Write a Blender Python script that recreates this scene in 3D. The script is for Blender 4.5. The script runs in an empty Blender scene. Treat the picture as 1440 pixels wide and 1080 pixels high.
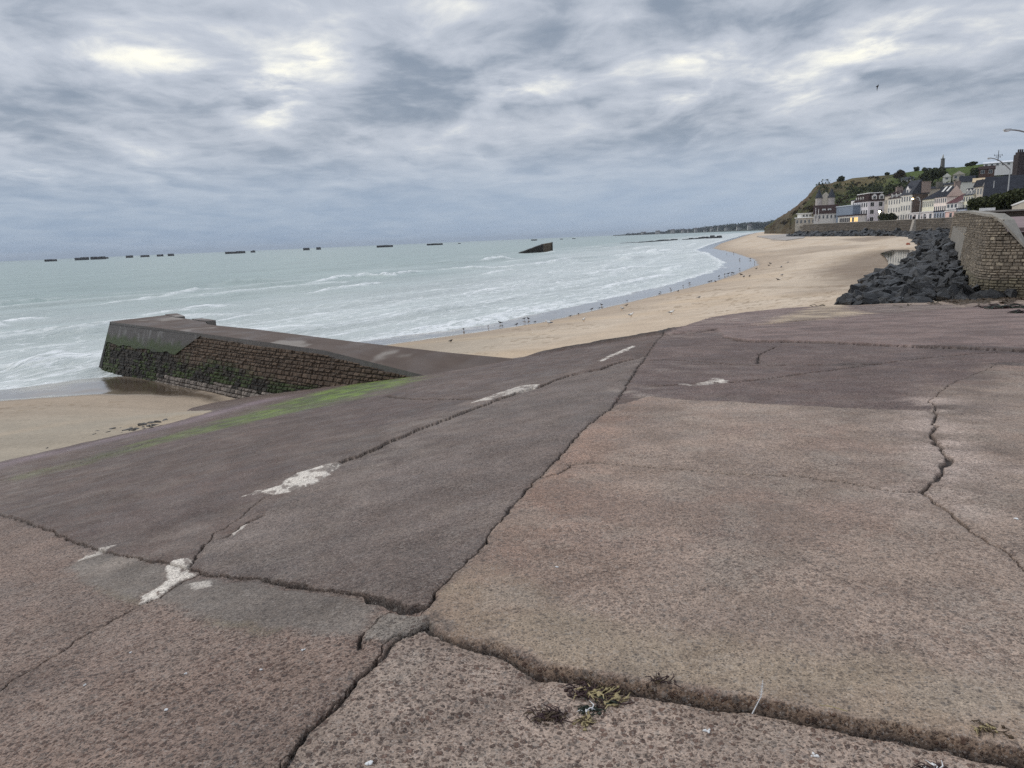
import bpy, bmesh, math, random
import numpy as np
from mathutils import Vector, Matrix, Quaternion

random.seed(7)
RNG = np.random.default_rng(11)
SC = bpy.context.scene
COL = SC.collection

# ------------------------------------------------------------------ camera geometry
H = 6.0                                   # eye height above the water (m)
FPX = 1000.0                              # focal length in pixels of a 1440 wide frame
PITCH = math.atan(203.4 / 1000)
ROLL = math.atan(0.0425)
FW = np.array([0, math.cos(PITCH), -math.sin(PITCH)])
_U0 = np.array([0, math.sin(PITCH), math.cos(PITCH)])
_X = np.array([1.0, 0, 0])
RT = math.cos(ROLL) * _X - math.sin(ROLL) * _U0
UP = math.sin(ROLL) * _X + math.cos(ROLL) * _U0
EYE = np.array([0, 0, H])


def ray(u, v): return FW * FPX + RT * (u - 720) - UP * (v - 540)
def onz(u, v, z):
    d = ray(u, v); return EYE + d * ((z - H) / d[2])
def onp(u, v, n, c):
    d = ray(u, v); return EYE + d * ((c - n @ EYE) / (n @ d))
def aty(u, v, y):
    d = ray(u, v); return EYE + d * (y / d[1])


NR = np.array([0, .07, 1.0]); CR = 4.4                     # upper slab plane
_A = onp(595, 870, NR, CR); _B = onp(925, 475, NR, CR); _C = onz(0, 650, 1.1)
NL = np.cross(_B - _A, _C - _A); NL = NL / NL[2]; CL = float(NL @ _A)   # plane falling to the sand


def zplane(x, y):
    return np.minimum(CR - NR[1] * y, CL - NL[0] * x - NL[1] * y)


def slip(u, v):
    P = onp(u, v, NR, CR); Q = onp(u, v, NL, CL)
    if P[1] > 0 and (CR - NR[1] * P[1]) <= (CL - NL[0] * P[0] - NL[1] * P[1]) + 1e-6:
        return P
    return Q


def plan(pts): return np.array([slip(u, v)[:2] for u, v in pts])

# ------------------------------------------------------------------ numeric noise and distance helpers
def _hash(i, j, s):
    i = i.astype(np.uint32); j = j.astype(np.uint32)
    h = i * np.uint32(374761393) + j * np.uint32(668265263) + np.uint32(s * 2246822519 % 4294967296)
    h = (h ^ (h >> np.uint32(13))) * np.uint32(1274126177)
    h = h ^ (h >> np.uint32(16))
    return (h & np.uint32(0xffffff)).astype(np.float64) / 16777215.0


def vn(x, y, s=0):
    xi = np.floor(x); yi = np.floor(y)
    fx = x - xi; fy = y - yi
    xi = xi.astype(np.int64); yi = yi.astype(np.int64)
    fx = fx * fx * fx * (fx * (fx * 6 - 15) + 10); fy = fy * fy * fy * (fy * (fy * 6 - 15) + 10)
    a = _hash(xi, yi, s); b = _hash(xi + 1, yi, s); c = _hash(xi, yi + 1, s); d = _hash(xi + 1, yi + 1, s)
    return (a + (b - a) * fx) * (1 - fy) + (c + (d - c) * fx) * fy


def fbm(x, y, s=0, o=4, r=.5):
    t = 0; a = 1; n = 0
    for k in range(o):
        ca, sa = math.cos(.6 * k + .3), math.sin(.6 * k + .3)
        t = t + a * vn((x * ca - y * sa) * 2 ** k, (x * sa + y * ca) * 2 ** k, s + 17 * k); n += a; a *= r
    return t / n


def sst(a, b, x):
    t = np.clip((x - a) / (b - a), 0, 1)
    return t * t * (3 - 2 * t)


def pdist(x, y, pl, best=None, par=False):
    """distance of points to a polyline (and arc length of the nearest point)"""
    D = np.full(x.shape, 1e9) if best is None else best
    S = np.zeros(x.shape); acc = 0
    for (ax, ay), (bx, by) in zip(pl[:-1], pl[1:]):
        dx, dy = bx - ax, by - ay
        L2 = dx * dx + dy * dy + 1e-12
        t = np.clip(((x - ax) * dx + (y - ay) * dy) / L2, 0, 1)
        d = np.hypot(x - ax - t * dx, y - ay - t * dy)
        m = d < D
        D = np.where(m, d, D)
        if par: S = np.where(m, acc + t * math.sqrt(L2), S)
        acc += math.sqrt(L2)
    return (D, S, acc) if par else D


def inpoly(x, y, pg):
    ins = np.zeros(x.shape, bool)
    n = len(pg)
    for i in range(n):
        ax, ay = pg[i]; bx, by = pg[(i + 1) % n]
        if ay == by: continue
        c = (ay > y) != (by > y)
        ins ^= c & (x < (bx - ax) * (y - ay) / (by - ay) + ax)
    return ins


def sdpoly(x, y, pg):
    pg = np.asarray(pg)
    d = pdist(x, y, np.vstack([pg, pg[:1]]))
    return np.where(inpoly(x, y, pg), d, -d)               # positive inside


def lin(r, g, b):
    f = lambda c: ((c / 255 + .055) / 1.055) ** 2.4 if c > 10 else c / 255 / 12.92
    return np.array([f(r), f(g), f(b)])

# ------------------------------------------------------------------ objects
def mesh_np(name, V, Fq, mats, smooth=True, attrs=None, link=True):
    me = bpy.data.meshes.new(name)
    V = np.asarray(V, np.float32); Fq = np.asarray(Fq, np.int32)
    me.vertices.add(len(V)); me.vertices.foreach_set('co', V.ravel())
    k = Fq.shape[1]
    me.loops.add(Fq.size); me.loops.foreach_set('vertex_index', Fq.ravel())
    me.polygons.add(len(Fq)); me.polygons.foreach_set('loop_start', np.arange(0, Fq.size, k, dtype=np.int32))
    me.update(calc_edges=True)
    me.polygons.foreach_set('use_smooth', np.full(len(Fq), smooth))
    for an, av in (attrs or {}).items():
        av = np.asarray(av, np.float32)
        if av.ndim == 2:
            if av.shape[1] == 3: av = np.hstack([av, np.ones((len(av), 1), np.float32)])
            a = me.attributes.new(an, 'FLOAT_COLOR', 'POINT'); a.data.foreach_set('color', av.ravel())
        else:
            a = me.attributes.new(an, 'FLOAT', 'POINT'); a.data.foreach_set('value', av)
    for m in (mats if isinstance(mats, (list, tuple)) else [mats]): me.materials.append(m)
    me.validate()
    if not link: return me
    o = bpy.data.objects.new(name, me); COL.objects.link(o)
    return o


def grid_faces(nr, nc):
    i = np.arange(nr - 1)[:, None] * nc + np.arange(nc - 1)[None, :]
    i = i.ravel()
    return np.stack([i, i + 1, i + nc + 1, i + nc], 1)


def tag(o, label=None, cat=None, group=None, kind=None):
    if label: o['label'] = label
    if cat: o['category'] = cat
    if group: o['group'] = group
    if kind: o['kind'] = kind
    return o


def empty(name, loc, label, cat, group=None, kind=None):
    o = bpy.data.objects.new(name, None); COL.objects.link(o); o.location = loc
    o.empty_display_size = .2
    return tag(o, label, cat, group, kind)


class MB:
    """collects polygons; build() links them as one mesh object"""
    def __init__(s): s.v = []; s.f = []; s.m = []
    def poly(s, pts, mi=0):
        k = len(s.v); s.v += [tuple(map(float, p)) for p in pts]; s.f.append(tuple(range(k, k + len(pts)))); s.m.append(mi); return s
    def box(s, o, e1, e2, e3, mi=0):
        """corner o and three edge vectors"""
        o, e1, e2, e3 = map(np.asarray, (o, e1, e2, e3))
        P = [o, o + e1, o + e1 + e2, o + e2, o + e3, o + e1 + e3, o + e1 + e2 + e3, o + e2 + e3]
        k = len(s.v); s.v += [tuple(map(float, p)) for p in P]
        F = [(0, 3, 2, 1), (4, 5, 6, 7), (0, 1, 5, 4), (1, 2, 6, 5), (2, 3, 7, 6), (3, 0, 4, 7)]
        if np.dot(np.cross(e1, e2), e3) < 0: F = [f[::-1] for f in F]
        s.f += [tuple(k + a for a in f) for f in F]; s.m += [mi] * 6; return s
    def aabb(s, x0, y0, z0, x1, y1, z1, mi=0):
        return s.box((x0, y0, z0), (x1 - x0, 0, 0), (0, y1 - y0, 0), (0, 0, z1 - z0), mi)
    def hexa(s, P, mi=0):
        """eight corners: bottom loop 0-3, top loop 4-7"""
        k = len(s.v); s.v += [tuple(map(float, p)) for p in P]
        s.f += [tuple(k + a for a in f) for f in [(0, 3, 2, 1), (4, 5, 6, 7), (0, 1, 5, 4), (1, 2, 6, 5), (2, 3, 7, 6), (3, 0, 4, 7)]]
        s.m += [mi] * 6; return s
    def tube(s, pts, rad, n=8, mi=0, caps=True):
        pts = [Vector(p) for p in pts]
        rad = rad if isinstance(rad, (list, tuple)) else [rad] * len(pts)
        rings = []
        for i, p in enumerate(pts):
            d = (pts[min(i + 1, len(pts) - 1)] - pts[max(i - 1, 0)]).normalized()
            a = d.orthogonal().normalized() if abs(d.z) > .9 else d.cross(Vector((0, 0, 1))).normalized()
            if abs(d.z) > .9: a = Vector((1, 0, 0)).cross(d).normalized()
            b = d.cross(a)
            k = len(s.v)
            for j in range(n):
                t = 2 * math.pi * j / n
                q = p + (a * math.cos(t) + b * math.sin(t)) * rad[i]
                s.v.append(tuple(q))
            rings.append(k)
        for r0, r1 in zip(rings[:-1], rings[1:]):
            for j in range(n):
                s.f.append((r0 + j, r0 + (j + 1) % n, r1 + (j + 1) % n, r1 + j)); s.m.append(mi)
        if caps:
            s.f.append(tuple(rings[0] + j for j in range(n))[::-1]); s.m.append(mi)
            s.f.append(tuple(rings[-1] + j for j in range(n))); s.m.append(mi)
        return s
    def ball(s, c, r, n=10, m=7, mi=0, jit=0):
        c = np.asarray(c, float); r = np.ones(3) * r
        k = len(s.v)
        for i in range(m + 1):
            th = math.pi * i / m
            for j in range(n):
                ph = 2 * math.pi * j / n
                q = np.array([math.sin(th) * math.cos(ph), math.sin(th) * math.sin(ph), math.cos(th)])
                s.v.append(tuple(c + q * r * (1 + jit * (random.random() - .5))))
        for i in range(m):
            for j in range(n):
                a = k + i * n + j; b = k + i * n + (j + 1) % n
                s.f.append((a, a + n, b + n, b)); s.m.append(mi)
        return s
    def mesh(s, name, mats, off=(0, 0, 0), smooth=False):
        me = bpy.data.meshes.new(name)
        off = np.asarray(off, float)
        me.from_pydata([tuple(np.asarray(p) - off) for p in s.v], [], s.f)
        for m in (mats if isinstance(mats, (list, tuple)) else [mats]): me.materials.append(m)
        for p, mi in zip(me.polygons, s.m): p.material_index = mi; p.use_smooth = smooth
        me.validate(); me.update()
        return me
    def build(s, name, mats, parent=None, smooth=False):
        off = parent.matrix_basis.translation if parent is not None else (0, 0, 0)
        if parent is not None and parent.parent is not None:
            off = np.asarray(off) + np.asarray(parent.parent.matrix_basis.translation)
        o = bpy.data.objects.new(name, s.mesh(name, mats, off, smooth)); COL.objects.link(o)
        o.parent = parent
        return o

# ------------------------------------------------------------------ materials
class NT:
    def __init__(s, name):
        s.m = bpy.data.materials.new(name); s.m.use_nodes = True
        s.t = s.m.node_tree; s.n = s.t.nodes; s.L = s.t.links
        s.b = s.n['Principled BSDF']
    def node(s, typ, props=None, **inp):
        n = s.n.new(typ)
        for k, v in (props or {}).items(): setattr(n, k, v)
        for k, v in inp.items():
            key = int(k[1:]) if k[0] == 'i' and k[1:].isdigit() else k.replace('_', ' ')
            s.set(n.inputs[key], v)
        return n
    def set(s, sock, v):
        if hasattr(v, 'is_output') or isinstance(v, bpy.types.NodeSocket): s.L.new(v, sock)
        else: sock.default_value = v
    def pos(s): return s.node('ShaderNodeNewGeometry').outputs['Position']
    def obj(s): return s.node('ShaderNodeTexCoord').outputs['Object']
    def mapping(s, vec, scale=(1, 1, 1), rot=(0, 0, 0), loc=(0, 0, 0)):
        n = s.node('ShaderNodeMapping', None, Vector=vec); n.inputs['Scale'].default_value = scale
        n.inputs['Rotation'].default_value = rot; n.inputs['Location'].default_value = loc
        return n.outputs[0]
    def noise(s, vec, scale, detail=4, rough=.55, dist=0):
        n = s.node('ShaderNodeTexNoise', None, Vector=vec, Scale=scale, Detail=detail, Roughness=rough, Distortion=dist)
        return n.outputs['Fac']
    def vor(s, vec, scale, feature='F1', rnd=1):
        return s.node('ShaderNodeTexVoronoi', {'feature': feature}, Vector=vec, Scale=scale, Randomness=rnd)
    def math(s, op, a, b=0.0, c=None, clamp=False):
        n = s.node('ShaderNodeMath', {'operation': op, 'use_clamp': clamp}); s.set(n.inputs[0], a); s.set(n.inputs[1], b)
        if c is not None: s.set(n.inputs[2], c)
        return n.outputs[0]
    def mr(s, v, a, b, c=0.0, d=1.0, smooth=True):
        n = s.node('ShaderNodeMapRange', {'interpolation_type': 'SMOOTHSTEP' if smooth else 'LINEAR'})
        for k, x in zip(('Value', 'From Min', 'From Max', 'To Min', 'To Max'), (v, a, b, c, d)): s.set(n.inputs[k], x)
        return n.outputs[0]
    def mix(s, f, a, b, mode='MIX'):
        n = s.node('ShaderNodeMix', {'data_type': 'RGBA', 'blend_type': mode})
        s.set(n.inputs[0], f)
        for i, x in ((6, a), (7, b)):
            if isinstance(x, (tuple, list, np.ndarray)): x = tuple(map(float, x))[:3] + (1,)
            s.set(n.inputs[i], x)
        return n.outputs[2]
    def attr(s, name, out='Fac'): return s.node('ShaderNodeAttribute', {'attribute_name': name}).outputs[out]
    def bump(s, h, strength=.5, dist=.02, normal=None):
        n = s.node('ShaderNodeBump', None, Height=h, Strength=strength, Distance=dist)
        if normal is not None: s.L.new(normal, n.inputs['Normal'])
        return n.outputs[0]
    def out(s, col=None, rough=None, normal=None, spec=None, metal=None):
        def put(k, v):
            if v is None: return
            if isinstance(v, (tuple, list, np.ndarray)): v = tuple(map(float, v))[:3] + (1,)
            s.set(s.b.inputs[k], v)
        put('Base Color', col); put('Roughness', rough); put('Normal', normal); put('Specular IOR Level', spec); put('Metallic', metal)
        return s.m


def mat(name, col, rough=.8, var=.25, scale=2.0, bump=0, bdist=.02, spec=.3, metal=0, detail=5):
    """a plain weathered surface: base colour broken up by two noises"""
    t = NT(name); p = t.pos()
    n1 = t.noise(p, scale, detail, .6); n2 = t.noise(p, scale * 6.3, 3, .6)
    f = t.math('ADD', t.math('MULTIPLY', n1, .65), t.math('MULTIPLY', n2, .35))
    f = t.mr(f, .3, .7, 1 - var, 1 + var, False)
    c = t.node('ShaderNodeVectorMath', {'operation': 'SCALE'}); c.inputs[0].default_value = tuple(map(float, col)); t.L.new(f, c.inputs['Scale'])
    nm = t.bump(n2, bump, bdist) if bump else None
    return t.out(c.outputs[0], rough, nm, spec, metal)


KL = 0.88                                                   # light reaching an open horizontal surface, in units of display white
def alb(r, g, b, k=1.0): return np.clip(lin(r, g, b) * np.array([1.02, 1.0, .955]) / KL * k, .004, .9)

# ================================================================== SLIPWAY PAVING
K = {}
K['crease'] = ([(592, 863), (614, 832), (663, 786), (693, 747), (733, 701), (757, 673), (782, 649), (825, 600), (862, 573), (895, 520), (907, 503), (925, 477), (936, 468)], 0.0105, 0.03)
K['left_joint'] = ([(-160, 690), (0, 725), (57, 742), (100, 760), (130, 771), (150, 777), (200, 785), (233, 792), (267, 798), (290, 808), (320, 808), (367, 817), (400, 820), (480, 835), (504, 838), (547, 849), (571, 859), (592, 856)], 0.0115, 0.04)
K['front_joint'] = ([(592, 861), (597, 878), (615, 892), (636, 902), (676, 910), (719, 916), (743, 925), (762, 934), (792, 942), (820, 947), (866, 957), (921, 968), (1000, 979), (1101, 997), (1199, 1017), (1306, 1033), (1440, 1056), (1700, 1100)], 0.011, 0.02)
K['near_crack'] = ([(370, 1110), (389, 1080), (420, 1048), (447, 1013), (494, 963), (537, 920), (545, 904), (560, 895), (580, 890), (600, 880)], 0.011, 0.03)
K['patch_crack'] = ([(505, 915), (509, 897), (529, 877), (552, 858)], .010, .03)
K['left_crack'] = ([(-90, 1020), (0, 972), (16, 959), (62, 928), (109, 899), (165, 866), (191, 852)], 0.013, 0.03)
K['white_edge'] = ([(193, 849), (222, 840), (245, 824), (278, 804), (292, 806)], .010, .03)
K['fork'] = ([(267, 795), (277, 777), (293, 763), (317, 757), (333, 747), (350, 733), (372, 726)], 0.015, 0.03)
K['fork_2'] = ([(277, 777), (300, 753), (333, 733), (350, 718), (373, 702), (384, 699)], .010, .025)
K['mid_seam'] = ([(480, 653), (510, 642), (550, 623), (593, 605), (647, 585), (693, 567), (727, 555), (760, 546), (777, 538), (800, 530), (843, 522), (877, 510), (897, 505), (907, 500)], 0.016, 0.04)
K['cross_crack'] = ([(543, 558), (593, 562), (640, 563), (673, 564)], .05, .07)
K['slab_joint'] = ([(865, 559), (915, 557), (965, 561), (1073, 568), (1215, 575), (1307, 578)], 0.007, 0.015)
K['thin_crack'] = ([(788, 654), (840, 652), (944, 661), (1027, 667), (1132, 671), (1173, 677), (1223, 684), (1257, 692), (1296, 692)], .005, .02)
K['jagged'] = ([(1402, 512), (1394, 517), (1361, 530), (1336, 540), (1319, 555), (1309, 565), (1315, 577), (1315, 590), (1311, 611), (1317, 623), (1325, 636), (1333, 648), (1327, 665), (1311, 680), (1296, 692), (1319, 711), (1348, 732), (1369, 750), (1386, 760), (1409, 775), (1437, 797), (1500, 850)], 0.013, 0.04)
K['far_joint'] = ([(1019, 475), (1048, 480), (1102, 481), (1198, 484), (1298, 489), (1440, 494), (1600, 502)], .05, .08)
K['upper_crack'] = ([(902, 507), (936, 505), (1007, 510), (1065, 513), (1165, 512), (1236, 511)], 0.034, 0.05)
K['slant_crack'] = ([(915, 542), (952, 541), (1036, 538), (1098, 530), (1173, 519), (1240, 510), (1315, 502), (1402, 495)], 0.034, 0.05)
K['spur'] = ([(1065, 510), (1067, 498), (1090, 488)], .03, .05)
K['corner_crack'] = ([(932, 471), (965, 470), (1007, 464), (1090, 457), (1160, 450)], 0.06, 0.08)
K['chip'] = ([(760, 672), (782, 668), (797, 660), (803, 653)], .012, .04)
K['algae_crack'] = ([(30, 668), (110, 652), (190, 629), (250, 608), (320, 592), (400, 574), (470, 560)], .012, .03)
K['slab_end'] = ([(1234, 441), (1262, 441.5), (1300, 438), (1355, 434)], 0.1, 0.1)
KP = {k: plan(v[0]) for k, v in K.items()}

na0, na1, na2 = 50, 1380, 50
th = np.radians(np.concatenate([np.linspace(-72, -42, na0, endpoint=False), np.linspace(-42, 42, na1, endpoint=False), np.linspace(42, 72, na2)]))
rr = list(np.linspace(.5, 1.55, 30, endpoint=False)); r_ = 1.55
while r_ < 62:
    rr.append(r_); r_ += min(.0009 * (r_ * r_ + 2.56) / 1.6, .0055 * r_)
rr = np.array(rr)
GX = rr[:, None] * np.sin(th)[None, :]; GY = rr[:, None] * np.cos(th)[None, :]
shp = GX.shape
X = GX.ravel(); Y = GY.ravel(); R0 = np.hypot(X, Y)
# wobble used to roughen every traced edge
wob = (fbm(X * 7, Y * 7, 3, 3, .5) - .5) * .06 + (fbm(X * 26, Y * 26, 5, 2, .5) - .5) * .008
wx = X + wob * (1 + R0 * .03); wy = Y + ((fbm(X * 7 + 40, Y * 7, 4, 3, .5) - .5) * .06 + (fbm(X * 26 + 9, Y * 26, 6, 2, .5) - .5) * .008) * (1 + R0 * .03)
Z = zplane(X, Y)
broad = (fbm(X * .5, Y * .5, 21, 3) - .5)
Z += broad * .05 + (fbm(X * 2.3, Y * 2.3, 22, 3) - .5) * .012

ext = lambda pts: plan(pts)
cr = K['crease'][0]; fj = K['front_joint'][0]; sj = K['slab_joint'][0]; jg = K['jagged'][0]; lj = K['left_joint'][0]; ms = K['mid_seam'][0]
_p1, _p2 = KP['front_joint'][-3], KP['front_joint'][-2]; _ex = _p2 + (_p2 - _p1) / np.linalg.norm(_p2 - _p1) * 14
KP['front_joint'] = np.vstack([KP['front_joint'][:-1], [_ex]])
_n1, _n2 = KP['near_crack'][2], KP['near_crack'][1]; _nx = _n2 + (_n2 - _n1) / np.linalg.norm(_n2 - _n1) * 3
KP['near_crack'][0] = _nx
P_big = np.vstack([ext(cr[:9] + sj[1:] + jg[2:6][::-1] + [(1402, 512), (1700, 508)]), [(40, 13), (40, -8)], [_ex], ext(fj[:-1][::-1])])
P_near = np.vstack([ext([(600, 880)] + fj[1:-1]), [_ex], [(40, -20), (-4, -20)], [_nx], ext(K['near_crack'][0][1:8])])
_l1, _l2 = ext(lj[1:2])[0], ext(lj[0:1])[0]; _lx = _l2 + (_l2 - _l1) / np.linalg.norm(_l2 - _l1) * 20
P_nleft = np.vstack([[_lx], ext(lj + K['near_crack'][0][1:][::-1]), [_nx], [(-4, -20), (-60, -20)]])
P_mid = ext([(592, 861)] + cr[:11] + ms[::-1] + [(440, 684), (400, 697), (372, 726), (333, 747), (293, 763), (278, 803), (290, 808)] + lj[10:])
P_up = ext(cr[8:] + [(1007, 464), (1019, 475)] + K['far_joint'][0] + [(1700, 508), (1402, 512)] + jg[1:6] + sj[::-1])
P_far = ext([(932, 471)] + [(1007, 464), (1019, 475)] + K['far_joint'][0] + [(1900, 505), (1900, 412), (1190, 424), (1101, 432), (1001, 445)])

rs = lambda w: w * (1 + R0 * .05)
sd_big = sdpoly(wx, wy, P_big)
dfj = pdist(wx, wy, KP['front_joint'])
under = (inpoly(wx, wy, P_near) | inpoly(wx, wy, P_nleft))
sd_near = sdpoly(X + (fbm(X * 5, Y * 5, 3, 3) - .5) * .09, Y + (fbm(X * 5 + 40, Y * 5, 4, 3) - .5) * .09, P_near); sd_nl = sdpoly(wx, wy, P_nleft); sd_mid = sdpoly(wx, wy, P_mid)
sd_up = sdpoly(wx, wy, P_up); sd_far = sdpoly(wx, wy, P_far)
# low steps between slabs
taper = sst(-.3, .6, X - KP['front_joint'][3][0])
Z -= .038 * sst(-.018, .012, sd_near) * (.25 + .75 * taper)
slope_m = sst(.0, .03, (CR - NR[1] * Y) - (CL - NL[0] * X - NL[1] * Y)) * (1 - sst(-.03, .03, sd_mid)) * (1 - sst(-.03, .03, sd_nl))
Z += .022 * sst(-.03, .03, sd_mid) + .055 * slope_m * (.25 + .75 * np.exp(-(pdist(X, Y, KP['mid_seam']) / 1.2) ** 2))
Z += .014 * sst(-.02, .02, sd_big)
Z += .05 * sst(-.08, .08, sd_far)

crk = np.zeros_like(X); lip = np.zeros_like(X); near_any = np.full(X.shape, 9.0)
for k, (px, w, dep) in K.items():
    pl = KP[k]
    m = (X > pl[:, 0].min() - 1.2) & (X < pl[:, 0].max() + 1.2) & (Y > pl[:, 1].min() - 1.2) & (Y < pl[:, 1].max() + 1.2)
    i = np.nonzero(m)[0]
    d = pdist(wx[i], wy[i], pl)
    nzw = fbm(X[i] * 4.5, Y[i] * 4.5, len(k) + 31, 4)
    ww = np.maximum(w * .62 * (.12 + 1.9 * sst(.28, .78, nzw)), R0[i] * .0008)
    if k == 'front_joint': d = pdist(X[i] + (fbm(X[i] * 5, Y[i] * 5, 3, 3) - .5) * .09, Y[i] + (fbm(X[i] * 5 + 40, Y[i] * 5, 4, 3) - .5) * .09, pl)
    if k == 'front_joint': d = np.abs(-sd_near[i] + .014); ww = np.maximum(.011 * (.6 + .8 * nzw), R0[i] * .0008)
    if k == 'left_joint': ww = ww * (1 + 1.5 * sst(-1.7, -.7, X[i]))
    if k == 'mid_seam': d = np.abs(d - 0.0)
    if k == 'jagged': ww = ww * (.7 + 1.5 * np.exp(-((Y[i] - KP[k][10][1]) / 1.1) ** 2))
    c = 1 - sst(ww * .55, ww * 1.25, d)
    Z[i] -= dep * c
    crk[i] = np.maximum(crk[i], c)
    lp = np.exp(-(d / (ww * 3 + .02)) ** 2) * (fbm(X[i] * 7, Y[i] * 7, 61, 3))
    lip[i] = np.maximum(lip[i], lp)
    Z[i] -= .012 * lp * (.35 if k == 'front_joint' else 1)
    near_any[i] = np.minimum(near_any[i], d)
# shallow worn hollow across the nearest slab
hol = plan([(560, 1028), (621, 1011), (652, 995), (688, 982), (713, 971), (743, 950), (765, 938)])
dh = pdist(wx, wy, hol); hollow = np.exp(-(dh / .055) ** 2)
Z -= .022 * hollow

# ---- surface colours (dirt, patches, growth)
C = np.tile(alb(112, 98, 90), (len(X), 1))
peb = np.full(X.shape, .35)
def paint(s, w, col, amt=1.0):
    a = (sst(-w, w, s) * amt)[:, None]
    C[:] = C * (1 - a) + np.asarray(col) * a
def setp(s, w, v): peb[:] = peb * (1 - sst(-w, w, s)) + v * sst(-w, w, s)
n_big = fbm(X * .8, Y * .8, 71, 4); n_mid = fbm(X * 3, Y * 3, 72, 4); n_fin = fbm(X * 14, Y * 14, 73, 3)
C[:] = alb(96, 78, 70)                                       # lower left slope, dark wet red brown
paint(sd_mid, .02, alb(115, 101, 94)); setp(sd_mid, .02, .45)
paint(sd_nl, .02, alb(133, 113, 102)); setp(sd_nl, .02, .95)
paint(sd_near, .02, alb(156, 138, 126)); setp(sd_near, .02, 1.15)
paint(sd_up, .02, alb(112, 93, 87)); setp(sd_up, .02, .6)
paint(sd_far, .05, alb(132, 111, 105)); setp(sd_far, .02, .4)
sd_bigc = np.where(inpoly(X, Y, plan([(1312, 470), (2200, 470), (2200, 640), (1312, 600)])), sd_big - .25 + (fbm(X * 1.2, Y * 1.2, 69, 4) - .5) * 1.3, sd_big)
wbig = np.where(X > KP['jagged'][5][0] - .1, np.clip((Y - 7.0) * .35, .02, .8), .02)
paint(sd_bigc, wbig, alb(153, 134, 121)); setp(sd_bigc, wbig, .42)
# big slab: pinkish margin by the crease, smooth mortar skin along its near edge
dcre = pdist(X, Y, KP['crease'])
inb = sst(0, .05, sd_big)
paint(np.where(inb > 0, inb - .5, -1) * 1.0, .5, alb(152, 122, 106), 0)
a = inb * np.exp(-(dcre / .55) ** 2) * (.35 + .6 * n_mid)
C = C * (1 - a[:, None]) + alb(157, 126, 109) * a[:, None]
skin = inb * (1 - sst(.25, .65, dfj + (n_mid - .5) * .35 + (n_big - .5) * .3))
C = C * (1 - skin[:, None] * .75) + alb(150, 134, 115) * skin[:, None] * .75
peb = peb * (1 - .85 * skin)
a = inb * sst(.5, .75, fbm(X * .7 + 9, Y * .7, 77, 4)) * .35
C = C * (1 - a[:, None]) + alb(150, 120, 106) * a[:, None]
a = inb * sst(.52, .7, fbm(X * 1.1 + 3, Y * 1.1, 78, 4)) * .4 * (1 - skin)
C = C * (1 - a[:, None]) + alb(118, 104, 94) * a[:, None]
# pale salt bloom round the jagged crack
dj = pdist(X, Y, KP['jagged'][5:16])
a = np.exp(-(dj / .34) ** 2) * sst(.35, .75, n_mid + .15) * .75
bl = plan([(1333, 650), (1400, 662), (1460, 668)])
a = np.maximum(a, np.exp(-(pdist(X, Y, bl) / .16) ** 2) * .6 * (.4 + n_mid))
a = np.maximum(a, np.exp(-(pdist(X, Y, plan([(1225, 684), (1262, 696)])) / .07) ** 2) * sst(.4, .65, n_mid) * .8)
C = C * (1 - a[:, None]) + alb(186, 168, 158) * a[:, None]
# light line along the joint of the big slab and along the thin crack
for nm, wd, am in (('slab_joint', .05, .65), ('thin_crack', .035, .3)):
    d = pdist(wx, wy, KP[nm]); a = np.exp(-(d / wd) ** 2) * am * sst(.3, .6, n_mid)
    C = C * (1 - a[:, None]) + alb(180, 165, 150) * a[:, None]
def patch(px, col, amt, w=.03, wobk=1.0, pv=None, dz=0):
    s = sdpoly(X + (wx - X) * wobk, Y + (wy - Y) * wobk, plan(px))
    a = sst(-w, w, s + (n_fin - .5) * w) * amt
    C[:] = C * (1 - a[:, None]) + np.asarray(col) * a[:, None]
    if pv is not None: peb[:] = peb * (1 - a) + pv * a
    if dz: Z[:] += dz * sst(-w, w, s)
    return a
# mortar repairs
M1 = [(93, 799), (128, 780), (150, 777), (200, 785), (233, 797), (229, 819), (194, 842), (167, 838), (128, 823)]
M2 = [(214, 846), (253, 815), (292, 810), (389, 821), (506, 844), (533, 850), (517, 885), (498, 899), (428, 893), (330, 881), (272, 865)]
patch(M1, alb(122, 113, 105), .9, .05, 1.5, .15, .006)
patch(M2, alb(116, 107, 100), .9, .06, 1.5, .2, .006)
patch([(130, 826), (200, 842), (190, 850), (150, 838)], alb(112, 102, 84), .7, .05, 1.5, .1)
patch([(290, 868), (390, 888), (380, 897), (300, 880)], alb(112, 102, 84), .7, .05, 1.5, .1)
patch([(517, 905), (523, 880), (548, 862), (571, 864), (594, 866), (604, 884), (575, 893), (545, 900)], alb(128, 120, 112), .9, .02, 2, .55, .012)
patch([(596, 868), (610, 862), (628, 880), (632, 897), (612, 890)], alb(112, 100, 92), .8, .03, 2, .3)
W = [([(193, 848), (205, 835), (232, 815), (230, 797), (240, 790), (262, 785), (268, 792), (263, 803), (277, 803), (245, 821), (222, 838)], .92),
     ([(340, 702), (362, 694), (385, 690), (420, 670), (455, 659), (480, 654), (475, 661), (440, 684), (400, 697), (384, 699), (362, 698)], 1.0),
     ([(660, 571), (693, 558), (733, 545), (761, 543), (752, 549), (720, 557), (690, 566)], .62),
     ([(840, 509), (865, 497), (890, 487), (893, 489), (868, 500), (846, 510)], .6),
     ([(952, 540), (975, 540), (998, 536), (1005, 532), (1019, 534), (1024, 538), (1000, 541), (975, 543)], .95),
     ([(130, 775), (163, 766), (168, 764), (150, 773), (138, 781), (100, 792)], .55),
     ([(325, 752), (345, 738), (352, 735), (345, 745), (330, 755)], .6),
     ([(263, 820), (290, 815), (300, 822), (275, 828)], .4)]
Wm = np.zeros_like(X)
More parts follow.
